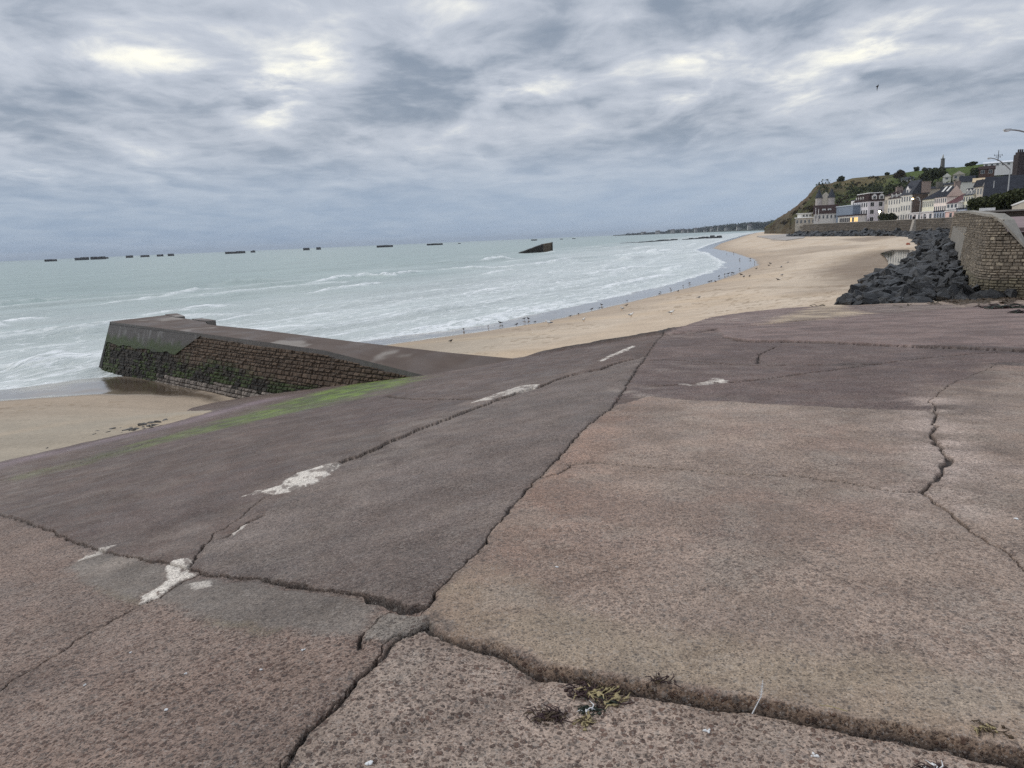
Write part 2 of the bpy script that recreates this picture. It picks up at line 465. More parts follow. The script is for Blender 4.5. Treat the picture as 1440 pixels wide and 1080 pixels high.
for px, am in W:
    s = sdpoly(X + (wx - X) * 1.3, Y + (wy - Y) * 1.3, plan(px))
    holes = sst(.40, .49, fbm(X * 9 + Y * 3, Y * 5, 83, 4, .6))
    a = sst(-.012, .02, s) * am * (.15 + .85 * holes)
    Wm = np.maximum(Wm, a); Z += .006 * sst(-.01, .02, s)
C = C * (1 - Wm[:, None]) + alb(226, 219, 210) * Wm[:, None]; peb *= 1 - .8 * Wm
# light dusting on the upper slabs
for px, rad, am in (((905, 549), .35, .55), ((885, 553), .3, .6), ((950, 515), .9, .35), ((1020, 452), 1.4, .5), ((1075, 447), 1.5, .35), ((960, 470), 1.0, .4), ((985, 575), .12, .5), ((1020, 577), .16, .45), ((1150, 600), .25, .2), ((600, 590), 1.0, .25), ((520, 640), 1.0, .25), ((230, 745), .6, .25), ((330, 760), .5, .2), ((130, 800), .6, .15)):
    p = slip(*px); d = np.hypot(X - p[0], (Y - p[1]) * .7)
    a = np.exp(-(d / rad) ** 2) * am * sst(.35, .65, fbm(X * 3.5, Y * 3.5, 91, 4))
    C = C * (1 - a[:, None]) + alb(176, 162, 152) * a[:, None]
# grey worn strip above the mid seam, dark red lower slope, tan worn streaks following the fall of the ramp
sl = (1 - sst(0, .1, sd_mid)) * (1 - sst(0, .1, sd_nl)) * sst(.05, .3, (CR - NR[1] * Y) - (CL - NL[0] * X - NL[1] * Y))
dms = pdist(X, Y, KP['mid_seam']); 
a = sl * np.exp(-(dms / 1.3) ** 2) * (.3 + .7 * n_mid) * .7
C = C * (1 - a[:, None]) + alb(126, 112, 102) * a[:, None]
st = fbm((X * .8 + Y * .6) * 2.2, (-X * .6 + Y * .8) * .35, 95, 4)
a = sl * sst(.52, .75, st) * .45
C = C * (1 - a[:, None]) + alb(118, 104, 96) * a[:, None]
a = sl * sst(.5, .7, fbm(X * .35, Y * .35, 96, 3)) * .5
C = C * (1 - a[:, None]) + alb(84, 66, 62) * a[:, None]
# lilac bleached band along the foot and the green weed line above it
foot = plan([(-300, 735), (-120, 690), (0, 655), (110, 630), (220, 604), (300, 583), (371, 564)])
df = pdist(X, Y, foot)
a = sl * np.exp(-(df / .75) ** 2) * .75 * (.55 + .6 * n_mid)
C = C * (1 - a[:, None]) + alb(134, 116, 124) * a[:, None]
al = plan([(60, 664), (150, 641), (220, 621), (300, 602), (380, 581), (450, 564), (520, 540), (560, 527)])
da, sa_, la = pdist(X, Y, al, par=True)
q = sa_ / la
wid = .45 + 1.05 * np.exp(-((q - .62) / .3) ** 2)
nz = fbm(X * 2.2, Y * 2.2, 97, 4)
a = sst(.25, .95, np.exp(-(da / (wid * 1.7)) ** 2) + (nz - .5) * .5) * np.clip(.25 + 1.35 * q, 0, 1)
a *= np.where(q > .93, sst(1.0, .93, q), 1)
grn = alb(74, 88, 26)[None, :] * (1 - .5 * sst(.4, .6, nz))[:, None] + alb(116, 146, 26)[None, :] * (.5 * sst(.4, .6, nz))[:, None]
C = C * (1 - a[:, None]) + grn * a[:, None]; peb *= 1 - .5 * a
# sand drifted on the far slabs, dark strips at the joints
sdd = sdpoly(wx, wy, plan([(1080, 458), (1154, 451), (1225, 442), (1200, 437), (1188, 431), (1150, 432), (1120, 440)]))
a = sst(-.5, .5, sdd + (n_mid - .5) * .9) * .9
C = C * (1 - a[:, None]) + alb(182, 163, 138) * a[:, None]; peb *= 1 - .9 * a; Z += .03 * a
sdw = sdpoly(wx, wy, plan([(1195, 431), (1300, 424), (1700, 415), (1700, 428), (1440, 430), (1350, 434), (1262, 437), (1225, 438)]))
a = sst(-.6, .6, sdw + (n_mid - .5) * 1.2) * .6
C = C * (1 - a[:, None]) + alb(168, 150, 130) * a[:, None]; Z += .02 * a
patch([(1192, 432), (1222, 441), (1262, 441.5), (1355, 434), (1335, 430), (1260, 430)], alb(128, 112, 104), .9, .15, 1.5)
for px in ([(1165, 512), (1185, 509), (1240, 508), (1236, 513), (1200, 516)], [(1386, 512), (1410, 510), (1470, 512), (1470, 516), (1420, 516)], [(1280, 487), (1360, 489), (1440, 492), (1600, 500), (1600, 506), (1440, 497), (1330, 494)]):
    patch(px, alb(78, 64, 60), .85, .05, 1.2)  # darkens joint strips; the far one paints the step's shadow line into the colour
n_st = fbm(X * 1.7, Y * 1.7, 74, 6, .62)
C *= (.80 + .40 * n_big)[:, None] * (.78 + .44 * n_mid)[:, None]
a = sst(.50, .62, n_st) * .36; C = C * (1 - a[:, None]) + C * np.array([.62, .58, .56]) * a[:, None]
a = sst(.54, .66, fbm(X * 2.6 + 5, Y * 2.6, 75, 6, .65)) * (.10 + .18 * sst(0, .2, np.maximum(sd_big, sd_near))); C = C * (1 - a[:, None]) + alb(165, 152, 140) * a[:, None]
C = C * (1 - Wm[:, None]) + alb(222, 213, 203) * Wm[:, None]
# damp mauve patches on the upper slabs
a = np.clip(sst(.0, .3, sd_up) + sst(0, .3, sd_far), 0, 1) * sst(.45, .62, fbm(X * .9, Y * 1.6, 76, 5)) * .55
C = C * (1 - a[:, None]) + alb(92, 74, 70) * a[:, None]
a = np.clip(lip * .5, 0, 1); C = C * (1 - a[:, None]) + (alb(98, 80, 68)) * a[:, None]
face = np.exp(-((sd_near + .004) / .014) ** 2) * taper
C = C * (1 - .6 * face[:, None]) + alb(112, 90, 70) * .6 * face[:, None]; peb = np.maximum(peb, face)
Z += face * (fbm(X * 11, Y * 11, 99, 2) - .5) * .018
a = np.clip(crk * .92, 0, 1) * (1 - .6 * Wm); C = C * (1 - a[:, None]) + lin(40, 30, 24) * a[:, None]
a = hollow * .3; C = C * (1 - a[:, None]) + alb(84, 70, 62) * a[:, None]
# the free edge above the beach, with a low dark kerb
edge = np.vstack([[(-40, 34), (-9, 27.6), (-3, 25.0)], plan([(735, 502.5), (830, 486), (925, 470), (965, 458), (1001, 447.5), (1050, 440), (1101, 434.5), (1190, 430.5), (1300, 427), (1440, 421), (1560, 417)])])
reg = np.vstack([edge, [(70, 30), (70, -5), (-80, -5), (-80, 30)]])
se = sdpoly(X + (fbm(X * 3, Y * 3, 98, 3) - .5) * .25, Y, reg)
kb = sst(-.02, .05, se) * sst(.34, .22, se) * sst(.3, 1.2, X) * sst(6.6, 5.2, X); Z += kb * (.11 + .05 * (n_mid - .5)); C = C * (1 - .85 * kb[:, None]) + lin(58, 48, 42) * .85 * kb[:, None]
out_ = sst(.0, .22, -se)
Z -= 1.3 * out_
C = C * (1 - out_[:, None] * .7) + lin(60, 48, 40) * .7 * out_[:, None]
# loose grit relief
Z += (fbm(X * 60, Y * 60, 101, 2) - .5) * .004 * np.clip(6 / R0, 0, 1) * (.5 + peb)
wet = np.clip(sl * .5 + .3 * sst(.45, .7, fbm(X * .6, Y * .6, 102, 3)), 0, 1)

t = NT('exposed_aggregate_concrete'); p = t.pos()
pe = t.attr('peb')
jx = t.node('ShaderNodeVectorMath', {'operation': 'ADD'}); t.L.new(p, jx.inputs[0])
nzv = t.node('ShaderNodeTexNoise', None, Vector=p, Scale=60.0, Detail=2.0)
sc_ = t.node('ShaderNodeVectorMath', {'operation': 'SCALE'}); t.L.new(nzv.outputs['Color'], sc_.inputs[0]); sc_.inputs['Scale'].default_value = .022
t.L.new(sc_.outputs[0], jx.inputs[1])
v1 = t.vor(jx.outputs[0], 37.0); v2 = t.vor(jx.outputs[0], 88.0)
c1 = t.node('ShaderNodeSeparateColor'); t.L.new(v1.outputs['Color'], c1.inputs[0])
c2 = t.node('ShaderNodeSeparateColor'); t.L.new(v2.outputs['Color'], c2.inputs[0])
sz = t.math('MULTIPLY_ADD', c1.outputs[0], .36, .14)
pm1 = t.math('MULTIPLY', t.mr(t.math('SUBTRACT', sz, v1.outputs['Distance']), -.05, .08), t.mr(c1.outputs[2], .22, .26))
pm2 = t.math('MULTIPLY', t.mr(v2.outputs['Distance'], .48, .34), t.mr(c2.outputs[2], .5, .54))
n_pm = t.noise(p, 1.6, 3)
keep = t.mr(t.math('ADD', pe, t.math('MULTIPLY', t.math('SUBTRACT', n_pm, .5), .8)), .1, .8)
pm1k = t.math('MULTIPLY', pm1, keep)
pm = t.math('MAXIMUM', pm1k, t.math('MULTIPLY', pm2, t.math('MULTIPLY_ADD', keep, .45, .25)))
base = t.attr('col', 'Color')
grit = t.math('MULTIPLY', t.mr(t.noise(p, 110.0, 3, .75), .3, .7, .60, 1.40, False), t.mr(t.noise(p, 34.0, 4, .8), .32, .68, .76, 1.24, False))
dust = t.mr(t.noise(p, 22.0, 5, .7), .3, .7, .82, 1.18, False)
sc2 = t.node('ShaderNodeVectorMath', {'operation': 'SCALE'}); t.L.new(base, sc2.inputs[0]); t.L.new(t.math('MULTIPLY', grit, dust), sc2.inputs['Scale'])
stone = t.node('ShaderNodeVectorMath', {'operation': 'MULTIPLY'}); t.L.new(base, stone.inputs[0])
sv = t.mix(c1.outputs[1], (.20, .155, .145), (.50, .39, .36)); t.L.new(sv, stone.inputs[1])
colr = t.mix(t.math('MULTIPLY', pm, .92), sc2.outputs[0], stone.outputs[0])
v3 = t.vor(p, 210.0); c3 = t.node('ShaderNodeSeparateColor'); t.L.new(v3.outputs['Color'], c3.inputs[0])
spk = t.math('MULTIPLY', t.mr(v3.outputs['Distance'], .42, .25), t.mr(c3.outputs[0], .80, .82))
colr = t.mix(t.math('MULTIPLY', spk, .6), colr, (.46, .42, .38))
spd = t.math('MULTIPLY', t.mr(v3.outputs['Distance'], .45, .25), t.mr(c3.outputs[1], .72, .74))
colr = t.mix(t.math('MULTIPLY', spd, .55), colr, (.05, .038, .032))
v4 = t.vor(p, 74.0); c4 = t.node('ShaderNodeSeparateColor'); t.L.new(v4.outputs['Color'], c4.inputs[0])
sp4 = t.math('MULTIPLY', t.mr(v4.outputs['Distance'], .50, .30), t.mr(c4.outputs[0], .66, .70))
colr = t.mix(t.math('MULTIPLY', sp4, .50), colr, t.mix(.5, colr, (.50, .45, .40)))
sp5 = t.math('MULTIPLY', t.mr(v4.outputs['Distance'], .50, .30), t.mr(c4.outputs[1], .62, .66))
colr = t.mix(t.math('MULTIPLY', sp5, .62), colr, (.035, .026, .022))
v6 = t.vor(p, 27.0); c6 = t.node('ShaderNodeSeparateColor'); t.L.new(v6.outputs['Color'], c6.inputs[0])
sp6 = t.math('MULTIPLY', t.mr(v6.outputs['Distance'], .46, .26), t.mr(c6.outputs[0], .74, .78))
colr = t.mix(t.math('MULTIPLY', sp6, .38), colr, t.mix(.5, colr, (.46, .41, .36)))
sp7 = t.math('MULTIPLY', t.mr(v6.outputs['Distance'], .46, .26), t.mr(c6.outputs[1], .74, .78))
colr = t.mix(t.math('MULTIPLY', sp7, .45), colr, (.04, .03, .026))
hgt = t.math('ADD', t.math('MULTIPLY', pm, .6), t.math('ADD', t.math('MULTIPLY', t.noise(p, 90.0, 3, .7), .5), t.math('MULTIPLY', t.noise(p, 9.0, 4, .6), .9)))
nb = t.bump(hgt, 1.0, .018)
ro = t.math('SUBTRACT', t.mr(t.noise(p, 3.0, 4), .3, .7, .62, .85), t.math('MULTIPLY', t.attr('wet'), .16))
M_SLIP = t.out(colr, ro, nb, .4)
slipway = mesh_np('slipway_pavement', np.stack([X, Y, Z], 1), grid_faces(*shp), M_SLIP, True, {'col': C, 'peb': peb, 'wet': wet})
tag(slipway, 'cracked concrete slipway of large exposed pebble slabs falling to the beach', 'slipway', kind='structure')
SLX, SLY, SLZ = None, None, None
def zslip(x, y):
    th_ = math.atan2(x, y); r_ = math.hypot(x, y)
    j = int(np.argmin(np.abs(th - th_))); i = int(np.argmin(np.abs(rr - r_)))
    return float(ZS.reshape(shp)[i, j])
ZS = Z.copy()

# ================================================================== BEACH SAND
shore_px = [(-420, 640), (-200, 590), (-60, 570), (0, 562.5), (75, 556), (147, 551), (200, 549), (245, 548)]
SH = [onz(u, v, .22)[:2] for u, v in shore_px]
SH += [np.array([-9.5, 39.6])]
SH += [onz(u, v, .22)[:2] for u, v in [(600, 477), (662, 468.5), (752, 455), (829, 437), (900, 420.6), (960, 406), (990, 399), (1021, 389), (1060, 373.5), (1056, 366), (1027, 356), (1000, 349.6), (1011, 343), (1052, 330), (1066, 327)]]
SH += [np.array([620., 1500.]), np.array([1500., 3200.]), np.array([3000., 5200.])]
SH = np.array(SH)
SEA_POLY = np.vstack([SH, [(3000, 20000), (-20000, 20000), (-20000, -50), (SH[0][0] - 40, SH[0][1] - 60)]])
def shore_d(x, y):
    """signed distance to the shoreline, positive on the land"""
    d = pdist(x, y, SH); return np.where(inpoly(x, y, SEA_POLY), -d, d)
POOL_PX = [(1240, 356.5), (1247, 354.5), (1256, 352), (1275, 350.6), (1287, 352), (1290, 358), (1279, 367), (1272, 376), (1268, 385), (1255, 392), (1248, 387), (1252, 378), (1250, 366), (1246, 361)]
POOL_Z = 1.70
POOL = np.array([onz(u, v, POOL_Z)[:2] for u, v in POOL_PX])
RB = [((14, 34.5), 1.75), ((18.4, 38.8), 1.70), ((27, 39), 1.80), ((34, 37.5), 1.85), ((42, 34), 1.9), ((-12.8, 17.05), 1.13), ((-10.5, 20.3), 1.06), ((-8.4, 23.5), .96), ((-10.1, 27.0), .17), ((-12.1, 29.2), .09), ((-15.0, 31.7), .06), ((-18.4, 34.5), .04), ((-17, 10.5), 1.25), ((-15, 13.8), 1.16), ((9, 29.5), 1.9), ((-30, 20), .75), ((-20, 26), .60), ((4, 27), 1.35), ((20, 60), 1.3), ((10, 45), .95)]
def sand_base(x, y):
    d = shore_d(x, y)
    return np.where(d > 0, .24 + 1.85 * (1 - np.exp(-np.maximum(d, 0) / 15)), np.maximum(.24 + .06 * d, -4)), d
_rx = np.array([r[0][0] for r in RB], float); _ry = np.array([r[0][1] for r in RB], float)
_rz = np.array([r[1] for r in RB]) - sand_base(_rx, _ry)[0]
_kern = lambda ax, ay: np.exp(-((ax[:, None] - _rx[None]) ** 2 + (ay[:, None] - _ry[None]) ** 2) / (2 * 3.1 ** 2))
_w = np.linalg.solve(_kern(_rx, _ry) + 1e-3 * np.eye(len(RB)), _rz)
def sand_z(x, y):
    z, d = sand_base(x, y)
    return z + _kern(x, y) @ _w, d

na, nr2 = 760, 620
th2 = np.radians(np.linspace(-66, 64, na)); r2 = 6.0 * (2600 / 6.0) ** np.linspace(0, 1, nr2)
X = (r2[:, None] * np.sin(th2)).ravel(); Y = (r2[:, None] * np.cos(th2)).ravel(); R0 = np.hypot(X, Y)
Z, D = sand_z(X, Y)
fade = np.clip(60 / R0, 0, 1)
Z += (fbm(X * .16, Y * .16, 201, 3) - .5) * .10 * sst(0, 6, D) + (fbm(X * 1.3, Y * 1.3, 202, 4) - .5) * .035 * fade
# low ridge and runnels
rid = np.array([onz(u, v, 1.35)[:2] for u, v in [(955, 403.5), (1000, 403), (1060, 403.5), (1120, 404.5), (1170, 405)]])
dr = pdist(X, Y, rid); Z += .07 * np.exp(-(dr / .35) ** 2); Z -= .08 * np.exp(-((dr - .9) / .5) ** 2) * (fbm(X, Y, 203, 2) > .4)
sp = sdpoly(X, Y, POOL); Z = np.where(sp > -3, np.minimum(Z, POOL_Z + .03 + np.maximum(-sp, 0) * .05), Z)
Z -= .22 * sst(-.2, .9, sp + (fbm(X * .8, Y * .8, 207, 3) - .5) * 1.2)
# rise under the town and the hill so nothing shows below them
nz1 = fbm(X * .08, Y * .25, 204, 4); nz2 = fbm(X * .9, Y * .9, 205, 4)
nb1 = fbm((X * .86 - Y * .51) * .35, (X * .51 + Y * .86) * .05, 206, 4)
C = np.tile(alb(194, 178, 160), (len(X), 1))
def blend(a, col):
    C[:] = C * (1 - a[:, None]) + np.asarray(col) * a[:, None]
lft = sst(2, -9, X - (Y - 22) * .25) * sst(60, 30, Y)
blend(lft, alb(156, 146, 132))
wetz = 1 - sst(.2, 1.7, D + (nz2 - .5) * .8)
damp = 1 - sst(1.5, 10, D + (nz1 - .5) * 9)
blend(damp * .75, alb(160, 143, 126)); blend(sst(.5, .7, nb1) * .5 * sst(3, 12, D), alb(178, 158, 136))
blend(sst(.55, .8, nz1) * .3, alb(186, 160, 128))
pw = np.exp(-(np.maximum(-sp, 0) / 5.0) ** 2) * (.5 + .6 * nz2) * sst(2, -4, X - 1.0 - .60 * (Y - 8))
pw = np.clip(pw, 0, 1); blend(pw * .9, alb(112, 98, 84))
for pg_, sf, am in (([(1148, 377), (1185, 366), (1232, 357), (1246, 370), (1254, 386), (1238, 397), (1200, 393), (1165, 385)], 3.5, .85), ([(1180, 339), (1262, 331.5), (1270, 334), (1215, 342)], 2.5, .7), ([(1100, 408), (1180, 398), (1215, 402), (1200, 412), (1130, 414)], 2.0, .45), ([(1060, 350), (1150, 346), (1230, 345), (1200, 349), (1120, 354)], 4.0, .4)):
    sd__ = sdpoly(X, Y, np.array([onz(u, v, 1.55)[:2] for u, v in pg_])); a = sst(-sf, sf, sd__ + (nz2 - .5) * sf * 1.4 + (nz1 - .5) * sf); blend(a * am, alb(128, 113, 100))
for pts, wd in (([(1215, 338), (1240, 336), (1268, 333)], 2.0), ([(1060, 352), (1130, 350), (1200, 346)], 2.5), ([(1090, 338), (1130, 337), (1180, 336)], 3)):
    q_ = np.array([onz(u, v, 1.9)[:2] for u, v in pts]); blend(np.exp(-(pdist(X, Y, q_) / wd) ** 2) * .55, alb(150, 134, 118))
blend(np.exp(-((dr - .5) / .4) ** 2) * .5, alb(140, 122, 104))
# dark wet sand of the pool beside the jetty
jp = np.array([onz(u, v, .1)[:2] for u, v in [(138, 528), (146, 550), (180, 552), (211, 552), (250, 557), (308, 563), (300, 555), (250, 545), (200, 533)]])
wp = sst(-.35, .35, sdpoly(X, Y, jp) + (nz2 - .5) * .7); blend(wp * .9, alb(92, 78, 64))
# trampled and rippled sand
Z += (fbm(X * 2.6, Y * 2.6, 210, 4, .6) - .5) * .05 * fade * sst(2, 5, D)
# weed flecks
fl = sst(.66, .70, fbm(X * 2.2, Y * 6, 208, 3)) * sst(.45, .6, fbm(X * .2, Y * .2, 209, 3)) * sst(1, 4, D) * np.clip(90 / R0, 0, 1)
blend(fl * .5, alb(120, 100, 76))
C *= (.94 + .12 * nz2)[:, None]
wetz = np.clip(np.maximum(wetz, np.maximum(wp * .75, pw * .35)), 0, 1)
C *= (1 - .35 * (1 - sst(.2, 1.7, D)))[:, None]
t = NT('beach_sand'); p = t.pos()
g = t.math('MULTIPLY', t.mr(t.noise(p, 9.0, 6, .75), .3, .7, .84, 1.16, False), t.mr(t.noise(t.mapping(p, (.25, .9, 1), (0, 0, -.5)), 1.0, 5, .6), .35, .65, .92, 1.08, False))
s_ = t.node('ShaderNodeVectorMath', {'operation': 'SCALE'}); t.L.new(t.attr('col', 'Color'), s_.inputs[0]); t.L.new(g, s_.inputs['Scale'])
w_ = t.attr('wet')
nb = t.bump(t.math('ADD', t.noise(p, 5.0, 4, .65), t.math('MULTIPLY', t.noise(p, 40.0, 3), .3)), t.mr(w_, .3, .9, .55, .03), .06)
M_SAND = t.out(s_.outputs[0], t.mr(w_, .2, .95, .9, .08), nb, t.mr(w_, .2, .9, .2, .5))
sand = mesh_np('beach_sand', np.stack([X, Y, Z], 1), grid_faces(nr2, na), M_SAND, True, {'col': C, 'wet': wetz})
tag(sand, 'wide tan sand beach curving along the bay, wet and shining at the water edge', 'beach', kind='structure')

mb = MB()
pl_ = [(*(POOL.mean(0) + (q - POOL.mean(0)) * 1.12), POOL_Z - .02) for q in POOL]
mb.poly(pl_)
t = NT('still_pool_water'); p = t.pos()
M_POOL = t.out((.035, .032, .026), .04, t.bump(t.noise(p, 2.0, 2), .05, .02), .5)
o = mb.build('tide_pool_water', M_POOL); tag(o, 'small dark tide pool left on the sand beside the black boulders', 'water', kind='structure')

# ================================================================== SEA
na, nr2 = 900, 760
th3 = np.radians(np.linspace(-68, 46, na)); r3 = 24.0 * (16000 / 24.0) ** np.linspace(0, 1, nr2)
X = (r3[:, None] * np.sin(th3)).ravel(); Y = (r3[:, None] * np.cos(th3)).ravel(); R0 = np.hypot(X, Y)
SHS = SH.copy()
off = -shore_d(X, Y)                                          # metres out from the waterline
ca, sa = .56, .83                                             # along the shore / out to sea
A_ = X * ca + Y * sa; B_ = off * .75 + .25 * ((-X * sa + Y * ca) - 24)
ph = fbm(A_ * .025, B_ * .03, 301, 3) * 7 + fbm(A_ * .1, B_ * .1, 302, 2) * 1.2
def crest(wl, sh): return np.maximum(0, np.sin(2 * np.pi * B_ / wl + ph + sh)) ** 2.2
nearf = np.exp(-((off - 40) / 38) ** 2)
brk = sst(.44, .62, fbm(A_ * .03 + 7, B_ * .035, 303, 3))
Z = crest(17, 0) * (.10 + .75 * nearf * brk) * sst(2, 14, off) + crest(9, 1.3) * .10 * sst(1, 8, off) * np.exp(-off / 160)
far = np.clip(260 / R0, 0, 1)
Z += (fbm(A_ * .12, B_ * .4, 304, 4) - .5) * .34 * sst(2, 25, off) * far + (fbm(A_ * .5, B_ * 1.1, 305, 4) - .5) * .17 * sst(0, 4, off) * np.clip(120 / R0, 0, 1)
Z *= np.clip(1200 / R0, 0, 1)
Z -= .05 * sst(14, 3, off)
# foam: nearly continuous inside the breakers, streaks further out
fd = sst(80, 30, off + (fbm(A_ * .015, B_ * .02, 306, 3) - .5) * 60) * .58
rightf = sst(-40, 40, X - (Y - 60) * -.05)
fd = np.maximum(fd, sst(160, 50, off) * .45 * rightf)
fd *= .80 + .20 * sst(0, 6, off)
foam_line = sst(.35, .9, crest(17, -.2)) * sst(.4, .6, brk) * np.clip(nearf * 1.4, 0, 1) + .8 * sst(.5, .95, crest(9, 1.1)) * np.exp(-((off - 16) / 12) ** 2)
front = np.exp(-((off - 5.0) / 1.0) ** 2)
BR = [([(-40, 436), (0, 431), (60, 424), (115, 421)], .40, .25), ([(425, 400), (483, 392), (520, 389), (544, 390), (600, 381)], .42, 1.0), ([(425, 416), (470, 409), (492, 405), (536, 398)], .28, .9), ([(675, 367.5), (694, 365), (730, 364)], .45, 1.0),
      ([(605, 380), (658, 378), (716, 376), (790, 369)], .30, .8), ([(555, 449), (590, 443), (622, 438), (680, 430)], .24, .35), ([(672, 387), (700, 384), (740, 381)], .30, .7), ([(0, 523), (55, 517), (111, 505), (136, 501)], .26, .9), ([(-60, 470), (0, 461), (36, 453), (80, 447)], .24, .9),
      ([(133, 431), (217, 420), (267, 412), (305, 405)], .22, .6), ([(305, 403), (345, 398), (400, 393)], .40, .10), ([(640, 418), (700, 408), (780, 398)], .20, .7), ([(560, 470), (640, 455), (720, 440), (800, 425)], .16, .9), ([(820, 388), (870, 380), (930, 374)], .25, .8), ([(840, 408), (900, 396), (960, 385)], .2, .9), ([(860, 360), (910, 356), (960, 352)], .3, .9), ([(200, 446), (280, 436), (340, 430)], .2, .8)]
brk_f = np.zeros_like(X)
for px, amp, fo_ in BR:
    pl = np.array([onz(u, v, 0)[:2] for u, v in px])
    lo, hi = pl.min(0) - 14, pl.max(0) + 14
    i_ = np.nonzero((X > lo[0]) & (X < hi[0]) & (Y > lo[1]) & (Y < hi[1]))[0]
    wv_ = (fbm(X[i_] * .18, Y[i_] * .18, 330, 3) - .5) * 3.0
    d_, s_a, tot = pdist(X[i_] + wv_, Y[i_] + wv_ * .4, pl, par=True)
    end = np.clip(np.minimum(s_a, tot - s_a) / (.25 * tot + .1), 0, 1)
    sc__ = .5 + R0[i_] / 160
    Z[i_] += 1.5 * amp * np.exp(-(d_ / (1.0 * sc__)) ** 2) * end * (.5 + fbm(X[i_] * .4, Y[i_] * .4, 331, 3))
    brk_f[i_] = np.maximum(brk_f[i_], fo_ * np.exp(-(d_ / (.75 * sc__)) ** 2) * sst(0, .4, end) * 1.3)
teal = sst(20, 95, off + (fbm(A_ * .02, B_ * .05, 308, 3) - .5) * 50)
t = NT('sea_water'); p = t.pos()
mp = t.mapping(p, (1, 1, 1), (0, 0, -math.atan2(sa, ca)))
st1 = t.noise(t.mapping(mp, (.055, .62, 1)), 1.0, 8, .68, .7)
st2 = t.noise(t.mapping(mp, (.7, 1.9, 1)), 1.0, 5, .65, 1.0)
vv = t.vor(t.mapping(mp, (.45, 1.1, 1)), 1.0, 'DISTANCE_TO_EDGE')
lace = t.mr(vv.outputs['Distance'], .14, .0, 0, 1)
fo = t.math('ADD', t.math('MULTIPLY', st1, .50), t.math('MULTIPLY', st2, .38)); fo = t.math('ADD', fo, t.math('MULTIPLY', lace, .07))
thr = t.math('MULTIPLY_ADD', t.attr('foamd'), -.36, .70)
fm = t.mr(t.math('SUBTRACT', fo, thr), -.06, .14)
fm = t.math('MAXIMUM', fm, t.math('MULTIPLY', t.attr('foaml'), t.mr(st2, .36, .56)))
wcol = t.mix(t.attr('teal'), (.555, .59, .555), (.33, .405, .37))
wv = t.mr(t.noise(t.mapping(mp, (.02, .12, 1)), 1.0, 5, .6), .35, .65, .88, 1.12, False)
ws = t.node('ShaderNodeVectorMath', {'operation': 'SCALE'}); t.L.new(wcol, ws.inputs[0]); t.L.new(wv, ws.inputs['Scale'])
cc = t.mix(fm, ws.outputs[0], (.88, .89, .88))
cd = t.node('ShaderNodeCameraData') if False else None
rip = t.math('ADD', t.noise(t.mapping(mp, (.5, 1.6, 1)), 1.0, 6, .65), t.math('MULTIPLY', t.noise(t.mapping(mp, (.08, .3, 1)), 1.0, 4, .6), 2.0))
nb = t.bump(rip, .9, .40)
M_SEA = t.out(cc, t.mr(fm, 0, 1, .28, .8), nb, .35)
sea = mesh_np('sea', np.stack([X, Y, Z], 1), grid_faces(nr2, na), M_SEA, True, {'foamd': np.clip(fd, 0, 1), 'foaml': np.clip(foam_line * .6 + front * .9 + brk_f, 0, 1), 'teal': teal})
tag(sea, 'pale green sea with rows of white foam rolling up the bay', 'sea', kind='structure')

